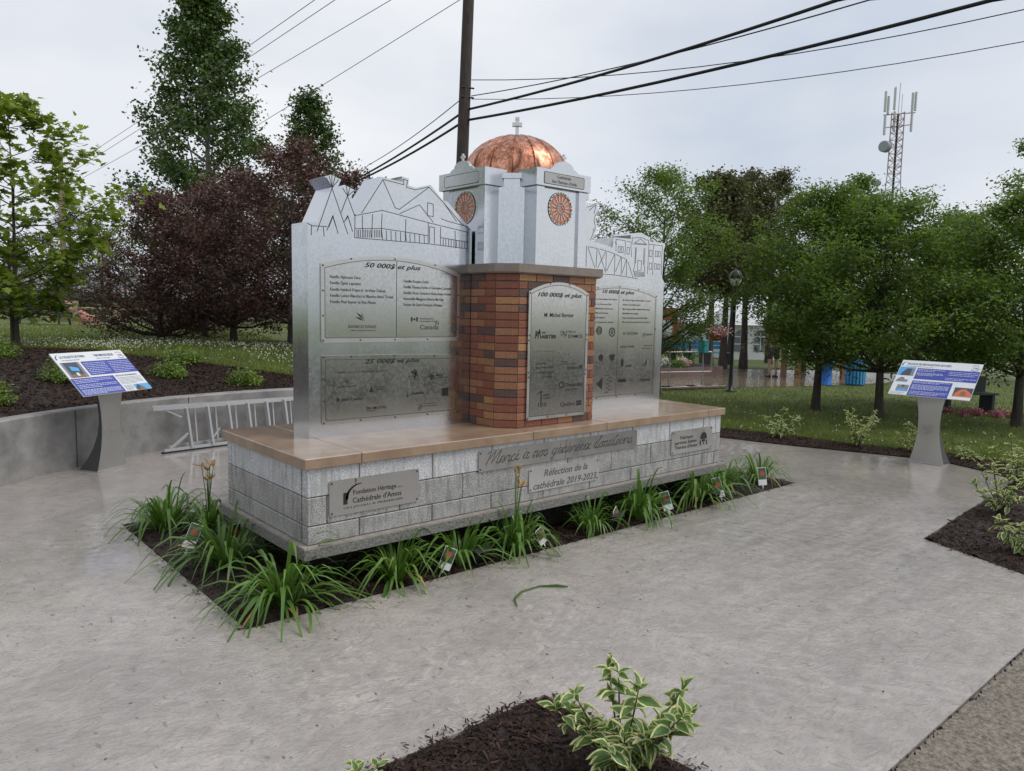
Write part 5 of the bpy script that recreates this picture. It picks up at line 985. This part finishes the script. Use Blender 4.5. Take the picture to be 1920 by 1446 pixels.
# right hand trees
x, y = tat(1236, 640, 18); tree('ash_tree', 'rounded green ash directly behind the right silver panel', x, y, 5.3, 1.35, [(0, .9), (.25, 1.3), (.5, 1.3), (.75, 1.35), (.9, .85), (1, .2)], 36, 30000, .08, 'leaf_ash', 'bark', .10, 50, 'green ash trees on the flat lawn', .42, .7, .19)
for k, (px, v, H, R, lb) in enumerate(((1328, 25, 6.5, 1.1, 'tall brownish tree with bare trunk behind the blue benches'), (1356, 27, 6.6, 1.0, 'tall brownish tree with dark trunk behind the lamp post'), (1367, 29.5, 6.6, 1.0, 'tall brownish tree with pale trunk behind the lamp post'), (1390, 27.5, 7.0, 1.15, 'tall brownish tree in front of the white tent'), (1440, 31, 7.7, 1.0, 'tall brownish tree with the highest crown behind the tent'))):
    x, y = tat(px, 690, v); tree('linden_tree', lb, x, y, H, 2.9, [(0, R*.7), (.3, R), (.7, R*.95), (.9, R*.6), (1, R*.2)], 30, 13000, .125, 'leaf_dark', 'bark', .15, 55+k, 'brownish trees round the paved square', .6, .6, .2, z=0)
for k, (x, y, H, R, zb, n, lb) in enumerate(((12.93, 3.0, 4.55, 1.3, 1.35, 19000, 'spreading green ash on the lawn nearest the paved square'), (12.72, 1.62, 4.25, 1.65, 1.3, 20000, 'broad green ash whose trunk rises behind the bushy dogwood'), (14.03, -.4, 4.35, 1.5, 1.3, 18000, 'green ash with bare trunk at the far right of the lawn'), (16.2, 1.6, 4.3, 1.1, 1.2, 12000, 'green ash standing behind the two spreading ashes'))):
    tree('ash_tree', lb, x, y, H, zb, [(0, R*.95), (.2, R*1.05), (.5, R), (.75, R*.72), (.9, R*.45), (1, R*.12)], 46, int(n*2.2), .085, 'leaf_ash', 'bark', .095, 70+k, 'green ash trees on the flat lawn', .4, .6, .18, z=0)
for k, (px, v, H, R, lb) in enumerate(((1590, 25, 6.5, 1.1, 'green tree rising behind the ashes left of the radio mast'), (1925, 24, 7.9, 1.7, 'tall green tree at the right edge behind the ashes'), (1505, 27, 4.0, 1.0, 'green tree between the brownish trees and the ashes'), (1760, 27, 4.9, 1.5, 'dark green tree hidden behind the broad ash'))):
    x, y = tat(px, 690, v); tree('background_tree', lb, x, y, H, 1.3, [(0, R), (.4, R*1.05), (.8, R*.7), (1, R*.15)], 30, 13000, .12, 'leaf_ash', 'bark', .12, 90+k, 'trees behind the lawn ashes', .5, .6, .2, z=0)
# ---------------------------------------------------------------- utility poles and wires
x0, y0 = 9.72, 11.38
up = thing('utility_pole', 'dark weathered wooden utility pole rising behind the copper dome', 'utility pole', (x0, y0, height(x0, y0)))
b = MB(); b.tube([(0, 0, -.2), (.41, .31, 4.9), (.95, .70, 12.5)], [.175, .158, .14], 14); b.build('pole', 'pole_wood', up)
for z, u in ((6.85, .57), (6.6, .55)):
    b = MB(); b.tube([(u-.2, u*.75-.1, z), (u+.14, u*.75-.2, z)], .022, 6); b.build('cable_clamp', 'cable_black', up)
p2 = at(122, 592, 34); pb = thing('utility_pole', 'distant wooden utility pole beside the dark spruce', 'utility pole', (p2.x, p2.y, height(p2.x, p2.y)))
b = MB(); b.tube([(0, 0, -.2), (.05, 0, 7.4)], [.14, .11], 10); b.build('pole', 'fence_wood', pb)
b = MB(); b.tube([(-.6, .5, 6.9), (.6, -.5, 6.9)], .05, 6); b.build('crossarm', 'fence_wood', pb)
b = MB(); b.bbox(-.28, .0, -.35, -.13, .6, 1.5, .02); b.build('meter_box', 'box_grey', pb)
def wire(name, label, P, r, sag, m='cable_black', group='overhead cables'):
    Q = []
    for a, c in zip(P[:-1], P[1:]):
        for k in range(12): t = k/12; q = a.lerp(c, t); q.z -= sag*4*t*(1-t); Q.append(q)
    Q.append(P[-1]); o = Q[0].copy(); b = MB(); b.tube([q-o for q in Q], r, 5); tag(b.build(name, m, None, o), label, 'cable', group)
def ext(a, c, k): return a+(c-a)*k
PA, PB_ = at(874, 206, 20), at(872, 226, 20)
for nm, att, lf, rt, r, sg, lb in (('A', PA, at(650, 345, 29), at(1570, 0, 12.2), .032, .10, 'thick upper black cable bundle clamped to the near pole'), ('B', PB_, at(640, 352, 28), at(1860, 0, 11.6), .034, .12, 'thick lower black cable clamped to the near pole')):
    wire('overhead_cable', lb, [ext(att, lf, 2.2), lf, att, rt, ext(att, rt, 1.5)], r, sg)
for a, c, r, sg, lb in ((at(884, 150, 20), at(1920, 18, 14.2), .011, .35, 'thin twisted wire leaving the near pole highest'), (at(884, 180, 20), at(1630, 0, 12.5), .013, .14, 'thin wire running just above the thick upper cable'), (at(884, 186, 20), at(1920, 78, 14), .009, .3, 'thin straight wire running to the right below the cables'), (at(866, 185, 20), at(690, 310, 28), .013, .1, 'thin wire joining the upper cable left of the near pole')):
    wire('overhead_wire', lb, [a, c, ext(a, c, 1.35)], r, sg, 'cable_black', 'thin overhead wires at the near pole')
for k, (a, c) in enumerate(((at(590, 0, 17), at(122, 318, 34)), (at(628, 0, 17), at(122, 330, 34)), (at(733, 0, 17), at(122, 352, 34)), (at(862, 0, 17), at(122, 452, 35)))):
    wire('power_line', 'thin power line sloping down to the distant pole past the tall poplar', [ext(c, a, 1.5), a, c], .0085, .06, 'wire_grey', 'power lines to the distant pole')
# ---------------------------------------------------------------- radio mast
tx = at(1657, 600, 100); tw = thing('radio_mast', 'red and white lattice radio mast with antenna panels above the trees', 'mast', (tx.x, tx.y, 0))
def leg(mb, z0, z1, w0, w1, n, m):
    for i in range(3):
        a = i*2.094+.4; a2 = (i+1)*2.094+.4; F_ = lambda z, q: (w0+(w1-w0)*(z-z0)/(z1-z0))
        mb.tube([(F_(z0, 0)*math.cos(a), F_(z0, 0)*math.sin(a), z0), (F_(z1, 0)*math.cos(a), F_(z1, 0)*math.sin(a), z1)], .075, 5, m, False)
        for k in range(n):
            za = z0+(z1-z0)*k/n; zb_ = z0+(z1-z0)*(k+1)/n; ra, rb = F_(za, 0), F_(zb_, 0); s = k % 2
            mb.tube([(ra*math.cos((a, a2)[s]), ra*math.sin((a, a2)[s]), za), (rb*math.cos((a2, a)[s]), rb*math.sin((a2, a)[s]), zb_)], .04, 4, m, False); mb.tube([(ra*math.cos(a), ra*math.sin(a), za), (ra*math.cos(a2), ra*math.sin(a2), za)], .035, 4, m, False)
b = MB(); leg(b, 0, 11, 2.2, 1.45, 6, 0); b.build('lattice', 'steel_red', tw); b = MB(); leg(b, 11, 20.5, 1.45, .9, 9, 0); b.build('lattice', 'steel_white', tw); b = MB(); leg(b, 20.5, 28.2, .9, .85, 9, 0); b.build('lattice', 'steel_red', tw)
b = MB(); b.tube([(0, 0, 0), (0, 0, 28)], .14, 6); b.build('cable_run', 'cable_black', tw)
rt_ = Vector((.754, -.657, 0))
for u, zs, hh in ((-1.75, 28.3, 2.6), (-1.35, 28.0, 2.3), (-.55, 28.6, 2.8), (1.75, 28.2, 2.6), (2.15, 28.5, 2.4), (-1.65, 25.4, 2.6), (-.45, 25.9, 2.5), (1.8, 25.9, 2.3)):
    b = MB(); p = rt_*u; b.bbox(p.x-.15, p.x+.15, p.y-.12, p.y+.12, zs, zs+hh, .04); b.build('antenna_panel', 'antenna', tw)
b = MB(); b.tube([tuple(rt_*-1.9+Vector((0, 0, 27.9))), tuple(rt_*2.2+Vector((0, 0, 28.3)))], .07, 5); b.tube([tuple(rt_*-1.7+Vector((0, 0, 26.3))), tuple(rt_*1.9+Vector((0, 0, 26.8)))], .06, 5); b.build('antenna_frame', 'steel_red', tw)
b = MB(); b.tube([(0, 0, 27), (.1, 0, 32)], .045, 5); b.tube([tuple(rt_*-.5+Vector((0, 0, 27))), tuple(rt_*-.5+Vector((0, 0, 31.6)))], .035, 5); b.tube([tuple(rt_*.4+Vector((0, 0, 27))), tuple(rt_*.4+Vector((0, 0, 30.6)))], .035, 5); b.build('whip_antenna', 'steel_white', tw)
def drum_at(u, z, r, l, nm):
    c = rt_*u+Vector((0, 0, z)); d = (rt_*-.8+Vector((-.5, -.4, 0))).normalized(); b = MB(); b.tube([c+d*l, c+d*(l*.92), c, c-d*.2], [r*.9, r, r, r*.3], 18); b.build(nm, 'dish', tw)
drum_at(-1.2, 23.9, .72, .8, 'microwave_dish'); drum_at(-1.9, 19.3, .36, .3, 'small_dish')
# ---------------------------------------------------------------- street furniture by the paved square
lp = thing('street_lamp', 'black park lamp post with globe shade beside the paved square', 'street lamp', (14.55, 6.08, 0))
b = MB(); b.lathe([(.13, 0), (.13, .04), (.06, .07), (.055, .35), (.045, .5), (.04, 2.62), (.055, 2.66), (.03, 2.70)], n=14); b.build('post', 'black_paint', lp)
b = MB(); b.lathe([(.03, 2.68), (.10, 2.72), (.145, 2.82), (.15, 2.88)], n=16); b.build('globe', 'lamp_glass', lp)
b = MB(); b.lathe([(.165, 2.865), (.17, 2.90), (.15, 2.98), (.10, 3.05), (.03, 3.09), (0, 3.095)], n=16); b.build('lamp_cap', 'black_paint', lp)
ar = -c_r.normalized(); b = MB(); b.tube([(0, 0, 1.72), (ar.x*.25, ar.y*.25, 1.76), (ar.x*.42, ar.y*.42, 1.66)], .012, 5); b.build('basket_arm', 'black_paint', lp)
hx, hy = 14.55+ar.x*.42, 6.08+ar.y*.42
hb = thing('hanging_basket', 'round hanging basket full of pink flowers on the lamp post', 'flower basket', (hx, hy, 1.28))
b = MB(); b.lathe([(.0, 0), (.10, .02), (.17, .12), (.19, .2), (.17, .2)], n=14); b.build('pot', 'brick_far', hb)
q = np.random.default_rng(4); C = q.normal(0, 1, (420, 3))*np.array([.14, .14, .07])+np.array([0, 0, .25]); link('flowers', leaves_mesh('flowers', C, q, .065, 'flower_pink', .9), hb); C = q.normal(0, 1, (160, 3))*np.array([.15, .15, .06])+np.array([0, 0, .23]); link('white_flowers', leaves_mesh('white_flowers', C, q, .05, 'flower_white', .9), hb)
b = MB(); b.tube([(-.15, 0, .2), (0, 0, .42), (.15, 0, .2)], .004, 4); b.build('hanger', 'cable_black', hb)
def bench(x, y, rz, lab):
    t = thing('park_bench', lab, 'bench', (x, y, .02), rz, 'blue park benches by the flower bed')
    for k in range(3): b = MB(); b.bbox(-.85, .85, -.22+k*.15, -.09+k*.15, .42, .46, .006); b.build('seat_slat', 'bench_blue', t)
    for k in range(2): b = MB(); b.bbox(-.85, .85, .25+k*.02, .285+k*.02, .56+k*.16, .70+k*.16, .006); b.build('back_slat', 'bench_blue', t)
    for s in (-.65, 0, .65): b = MB(); b.box(s-.04, s+.04, -.2, .22, 0, .42); b.box(s-.035, s+.035, .205, .25, .3, .85); b.build('leg', 'table_dark', t)
bp_ = at(1284, 690, 30); bq = at(1325, 690, 30); ang = math.atan2(c_r.y, c_r.x)+.12
for px, lb in ((1286, 'blue slatted park bench behind the planter nearer the silver panel'), (1326, 'blue slatted park bench behind the planter next to the tree trunks'), (1232, 'blue slatted park bench mostly hidden behind the silver panel')):
    p = at(px, 680, 29.5); bench(p.x, p.y, ang, lb)
def pline(p, q, n): return [(p[0]+(q[0]-p[0])*k/n, p[1]+(q[1]-p[1])*k/n) for k in range(n+1)]
pl = thing('brick_planter', 'low brick planter with flowers at the edge of the paved square', 'planter', (13.5, 8.5, 0))
pp = [(12.4, 9.9), (18.7, 9.04), (19.1, 10.2), (12.8, 11.6)]; b = MB(); b.prism([(x-13.5, y-8.5) for x, y in pp], lambda x, y: (x, y, .02), lambda x, y: (x, y, .30)); b.build('planter_wall', 'paver', pl)
b = MB(); b.poly([[(x-13.5, y-8.5) for x, y in [(12.5, 10.0), (18.6, 9.16), (18.95, 10.1), (12.9, 11.5)]]], lambda x, y: (x, y, .305)); b.build('planter_soil', 'soil_dark', pl)
for k in range(22):
    u, v = rng.random(), rng.random(); x = 12.7+5.9*u; y = 9.98-.137*(x-12.5)+.1+v*.85
    m = ('leaf_shrub', 'flower_white', 'leaf_shrub', 'flower_pink', 'leaf_lily')[k % 5]; leafball('flower_clump', {'leaf_shrub': 'low green clump growing in the brick planter', 'flower_white': 'white flowering clump in the brick planter', 'flower_pink': 'pink flowering clump in the brick planter', 'leaf_lily': 'leafy green clump in the brick planter'}[m], x, y, .3, .26, .16+.14*v, 360, m, .07, 120+k, 'plants in the brick planter', 'plant')
hr = thing('handrail', 'grey steel pipe handrail beside the low brick steps', 'railing', (13.0, 7.65, 0))
a_, c_ = Vector((12.2, 7.95, 0)), Vector((15.15, 7.08, 0)); o_ = Vector((13.0, 7.65, 0))
for z in (.42, .95): b = MB(); b.tube([a_-o_+Vector((0, 0, z)), c_-o_+Vector((0, 0, z))], .022, 6); b.build('rail', 'rail_grey', hr)
for t in (.0, .55, .905): p = a_.lerp(c_, t)-o_; b = MB(); b.tube([p, p+Vector((0, 0, .95))], .022, 6); b.build('post', 'rail_grey', hr)
p = c_-o_; b = MB(); b.tube([p+Vector((0, 0, .42)), p+Vector((0, 0, .95))], .022, 6); b.build('post', 'rail_grey', hr)
p = a_.lerp(c_, .905); b = MB(); b.bbox(-.12, .12, -.1, .1, .92, 1.28, .02); tag(b.build('waste_box', 'teal', None, (p.x, p.y, 0)), 'small teal waste box mounted on the handrail post', 'waste box')
for k in range(4):
    b = MB(); b.bbox(-.6, .6, -.16, .16, 0, .07+.0*k, .01); p = a_.lerp(c_, .05+.27*k); o = b.build('brick_step', 'paver', None, (p.x-.1, p.y-.28, .012)); o.rotation_euler = (0, 0, -.28); tag(o, 'low brown brick step at the front edge of the paved square', 'step', 'brick steps below the handrail')
def tent(px, v, w, d, h, lab, rz, win=True):
    p = at(px, 690, v); t = thing('event_tent', lab, 'tent', (p.x, p.y, 0), rz, 'white event tents'); b = MB(); b.box(-w/2, w/2, 0, d, 0, h); b.build('tent_wall', 'tent_white', t)
    b = MB(); b.add([(-w/2-.1, -.1, h), (w/2+.1, -.1, h), (w/2+.1, d+.1, h), (-w/2-.1, d+.1, h), (-w/2+.8, d/2, h+1.1), (w/2-.8, d/2, h+1.1)], [(0, 1, 5, 4), (2, 3, 4, 5), (1, 2, 5), (3, 0, 4)]); b.build('tent_roof', 'tent_white', t)
    if win:
        for u in (-w*.28, w*.12):
            f = lambda a, c: (a, -.012, c); b = MB(); n = 8; o = [(u-.3, .35), (u+.3, .35), (u+.3, 1.0)]+[(u+.3*math.cos(math.pi*k/n), 1.0+.3*math.sin(math.pi*k/n)) for k in range(n+1)]; b.add([f(*q_) for q_ in o], [tuple(range(len(o)))]); b.build('tent_window', 'tent_window', t)
            b = MB(); g_ = lambda a, c: (a, -.02, c)
            for z in (.68, 1.0): b.line([(u-.3, z), (u+.3, z)], .05, g_)
            b.line([(u, .35), (u, 1.3)], .05, g_); b.build('window_bars', 'tent_white', t)
tent(1412, 33, 2.3, 3, 1.5, 'white event tent with arched windows beyond the paved square', ang+.05); tent(1345, 36, 3.4, 4, 1.5, 'plain white event tent behind the tree trunks', ang, False); tent(1500, 40, 5, 4, 2.2, 'large white tent mostly hidden behind the ash trees', ang, False); tent(1620, 46, 7, 5, 2.4, 'wide white tent far behind the lawn trees', ang, False)
p = at(1249, 665, 36); b = MB(); b.box(-.5, .5, 0, 1, 0, 2.2); b.box(-.25, .25, -.03, -.005, .8, 1.6, 1); o = b.build('brick_kiosk', ['brick_far', 'tent_white'], None, (p.x, p.y, 0)); o.rotation_euler = (0, 0, ang); tag(o, 'orange brick kiosk beyond the flower planter', 'kiosk')
b = MB(); b.lathe([(.2, 0), (.2, .02), (.17, .05), (.17, .62), (.2, .66), (.14, .95), (.0, .97)], n=14); tag(b.build('waste_barrel', 'bin_blue', None, (18.62, 5.6, .02)), 'bright blue plastic barrel at the edge of the paved square', 'barrel')
lb_ = thing('litter_bin', 'round blue slatted litter bin at the edge of the paved square', 'bin', (19.5, 5.15, .02)); b = MB(); b.lathe([(.24, 0), (.24, .7), (.2, .72)], n=16); b.build('liner', 'bin_blue', lb_)
for k in range(18): a = k*2*math.pi/18; b = MB(); b.box(-.03, .03, -.012, .012, .03, .74); o = b.build('slat', 'bench_blue', lb_, (.265*math.cos(a), .265*math.sin(a), 0)); o.rotation_euler = (0, 0, a+math.pi/2)
wb_ = thing('wooden_shelter', 'small brown wooden shelter with blue counter behind the ash trunk', 'shelter', (20.3, 6.6, .02), ang); b = MB()
for sx in (-.75, .75):
    for sy in (0, .9): b = MB(); b.box(sx-.07, sx+.07, sy-.07, sy+.07, 0, 2.2); b.build('post', 'photo_brown', wb_)
b = MB(); b.box(-.95, .95, -.2, 1.1, 2.2, 2.32); b.build('roof', 'photo_brown', wb_); b = MB(); b.box(-.7, .7, -.05, .25, .72, .82); b.build('counter', 'bin_blue', wb_)
# dark bench and flower bed on the right lawn
t = thing('lawn_bench', 'dark metal bench behind the red flower bed on the lawn', 'bench', (15.6, 1.0, 0), ang); b = MB(); b.box(-.6, .6, -.2, .2, .38, .42); b.build('seat', 'table_dark', t); b = MB(); b.box(-.6, .6, .2, .23, .42, .75); b.build('backrest', 'table_dark', t)
for s in (-.5, .5): b = MB(); b.box(s-.03, s+.03, -.18, .2, 0, .38); b.build('leg', 'table_dark', t)
for k in range(16):
    p = Vector((15.2, .7, 0))+Vector((.754, -.657, 0))*(-.55+k*.085)+Vector((.3*rng.uniform(-1, .6), .3*rng.uniform(-1, .6), 0)); leafball('red_flower', 'red flowering plant in the bed before the dark lawn bench', p.x, p.y, 0, .14, .13, 160, ('flower_red', 'flower_pink')[k % 2], .05, 160+k, 'red flowers in the lawn bed', 'flower')
# left background: table, fence, slide, house
pt = at(85, 612, 27); t = thing('picnic_table', 'dark picnic table on the raised lawn below the spruce', 'picnic table', (pt.x, pt.y, height(pt.x, pt.y)), ang)
b = MB(); b.box(-.9, .9, -.38, .38, .70, .76); b.build('tabletop', 'table_dark', t)
for s in (-.65, .65): b = MB(); b.box(-.95, .95, s-.13, s+.13, .40, .45); b.build('seat', 'table_dark', t)
for s in (-.65, .65): b = MB(); b.box(s-.05, s+.05, -.7, .7, .34, .40); b.tube([(s, -.45, 0), (s, -.2, .70)], .04, 5); b.tube([(s, .45, 0), (s, .2, .70)], .04, 5); b.build('leg', 'table_dark', t)
f1, f2, f0 = at(143, 618, 26), at(220, 616, 26), at(60, 618, 30); fe = thing('rail_fence', 'low pale wooden post and rail fence on the raised lawn', 'fence', (f1.x, f1.y, height(f1.x, f1.y)))
for p in (f1, f2, at(300, 620, 26), at(380, 625, 26)): q_ = Vector((p.x-f1.x, p.y-f1.y, height(p.x, p.y)-height(f1.x, f1.y))); b = MB(); b.bbox(q_.x-.08, q_.x+.08, q_.y-.08, q_.y+.08, q_.z-.1, q_.z+.85, .01); b.build('post', 'fence_wood', fe)
for p, q_ in ((f1, f2), (f2, at(300, 620, 26)), (at(300, 620, 26), at(380, 625, 26))):
    o_ = Vector((f1.x, f1.y, height(f1.x, f1.y))); p = Vector((p.x, p.y, height(p.x, p.y)))-o_; q_ = Vector((q_.x, q_.y, height(q_.x, q_.y)))-o_; b = MB(); b.tube([p+Vector((0, 0, .6)), q_+Vector((0, 0, .6))], .05, 6); b.build('rail', 'fence_wood', fe)
ps = at(136, 612, 31); b = MB(); b.tube([(-.8, 0, .9), (0, 0, .55), (.7, 0, .12), (1.1, 0, .08)], [.2, .22, .22, .2], 8); b.tube([(-.8, 0, .9), (-.85, .2, 0)], .05, 5); b.tube([(-.8, -.1, .9), (-.85, -.3, 0)], .05, 5); o = b.build('playground_slide', 'slide_orange', None, (ps.x, ps.y, height(ps.x, ps.y))); o.rotation_euler = (0, 0, ang-.2); tag(o, 'orange playground slide behind the rail fence', 'slide')
for px, v, w, lb, hh in ((190, 62, 17, 'grey roofed low house far behind the rail fence', 1.3), (-60, 52, 12, 'pale house with grey roof beyond the maple', 1.6)):
    p = at(px, 600, v); h_ = thing('house', lb, 'house', (p.x, p.y, .6), ang, 'houses behind the raised lawn'); b = MB(); b.box(-w/2, w/2, 0, 8, -.6, hh+.5); b.build('wall', 'house_wall', h_)
    b = MB(); b.add([(-w/2-.4, -.4, hh+.4), (w/2+.4, -.4, hh+.4), (w/2+.4, 8.4, hh+.4), (-w/2-.4, 8.4, hh+.4), (-w/2+2.5, 4, hh+2.3), (w/2-2.5, 4, hh+2.3)], [(0, 1, 5, 4), (2, 3, 4, 5), (1, 2, 5), (3, 0, 4)]); b.build('roof', 'roof_grey', h_)
    for k in range(4): b = MB(); x = -w/2+w*(k+.6)/4.4; b.box(x-.5, x+.5, -.03, .01, .3, 1.2); b.build('window', 'window_dark', h_)
# ---------------------------------------------------------------- person on the square
pe = thing('person', 'person in dark shorts and brown top standing on the paved square behind the ash', 'person', (19.5, 7.76, .02), ang+math.pi)
def skin(name, verts, edges, radii, m, parent, root=0, lv=2):
    me = bpy.data.meshes.new(name); me.from_pydata(verts, edges, []); o = link(name, me, None); o.modifiers.new('s', 'SKIN'); sv = me.skin_vertices[0].data
    for k, r in enumerate(radii): sv[k].radius = r if isinstance(r, tuple) else (r, r)
    sv[root].use_root = True; o.modifiers.new('d', 'SUBSURF').levels = lv; dg = bpy.context.evaluated_depsgraph_get(); dg.update(); nm = bpy.data.meshes.new_from_object(o.evaluated_get(dg)); bpy.data.objects.remove(o); nm.materials.clear(); nm.materials.append(MATS[m])
    for p in nm.polygons: p.use_smooth = True
    return link(name, nm, parent)
bv = [(0, 0, .95), (0, 0, 1.15), (0, 0, 1.38), (0, 0, 1.47), (0, -.01, 1.53), (0, -.02, 1.62), (0, -.01, 1.70), (-.10, 0, .88), (-.11, -.01, .50), (-.11, .02, .09), (-.11, -.10, .03), (.10, 0, .88), (.12, 0, .50), (.12, .03, .09), (.12, -.09, .03), (-.19, 0, 1.38), (-.25, .02, 1.12), (-.24, -.08, .90), (-.235, -.12, .80), (.19, 0, 1.38), (.25, 0, 1.12), (.20, -.14, .98), (.15, -.2, 1.0)]
be = [(0, 1), (1, 2), (2, 3), (3, 4), (4, 5), (5, 6), (0, 7), (7, 8), (8, 9), (9, 10), (0, 11), (11, 12), (12, 13), (13, 14), (2, 15), (15, 16), (16, 17), (17, 18), (2, 19), (19, 20), (20, 21), (21, 22)]
skin('body', bv, be, [(.15, .11), (.14, .10), (.15, .10), .055, .055, (.078, .095), .06, .085, .058, .038, .035, .085, .058, .038, .035, .055, .042, .034, .03, .055, .042, .034, .03], 'skin', pe)
skin('shirt', [(0, 0, .98), (0, 0, 1.18), (0, 0, 1.38), (0, 0, 1.45), (-.19, 0, 1.385), (-.235, .01, 1.22), (.19, 0, 1.385), (.235, 0, 1.22)], [(0, 1), (1, 2), (2, 3), (2, 4), (4, 5), (2, 6), (6, 7)], [(.172, .132), (.162, .122), (.17, .12), .075, .072, .06, .072, .06], 'shirt', pe)
skin('shorts', [(0, 0, 1.0), (0, 0, .9), (-.10, 0, .82), (-.115, 0, .55), (.10, 0, .82), (.12, 0, .55)], [(0, 1), (1, 2), (2, 3), (1, 4), (4, 5)], [(.17, .13), (.17, .13), .11, .095, .11, .095], 'shorts', pe)
skin('hair', [(0, .01, 1.60), (0, .02, 1.70), (0, -.01, 1.76)], [(0, 1), (1, 2)], [(.085, .085), (.09, .105), .05], 'hair', pe)
for s in (-.11, .12): b = MB(); b.bbox(s-.045, s+.045, -.17, .08, -.01, .055, .015); b.build('shoe', 'shoe', pe)
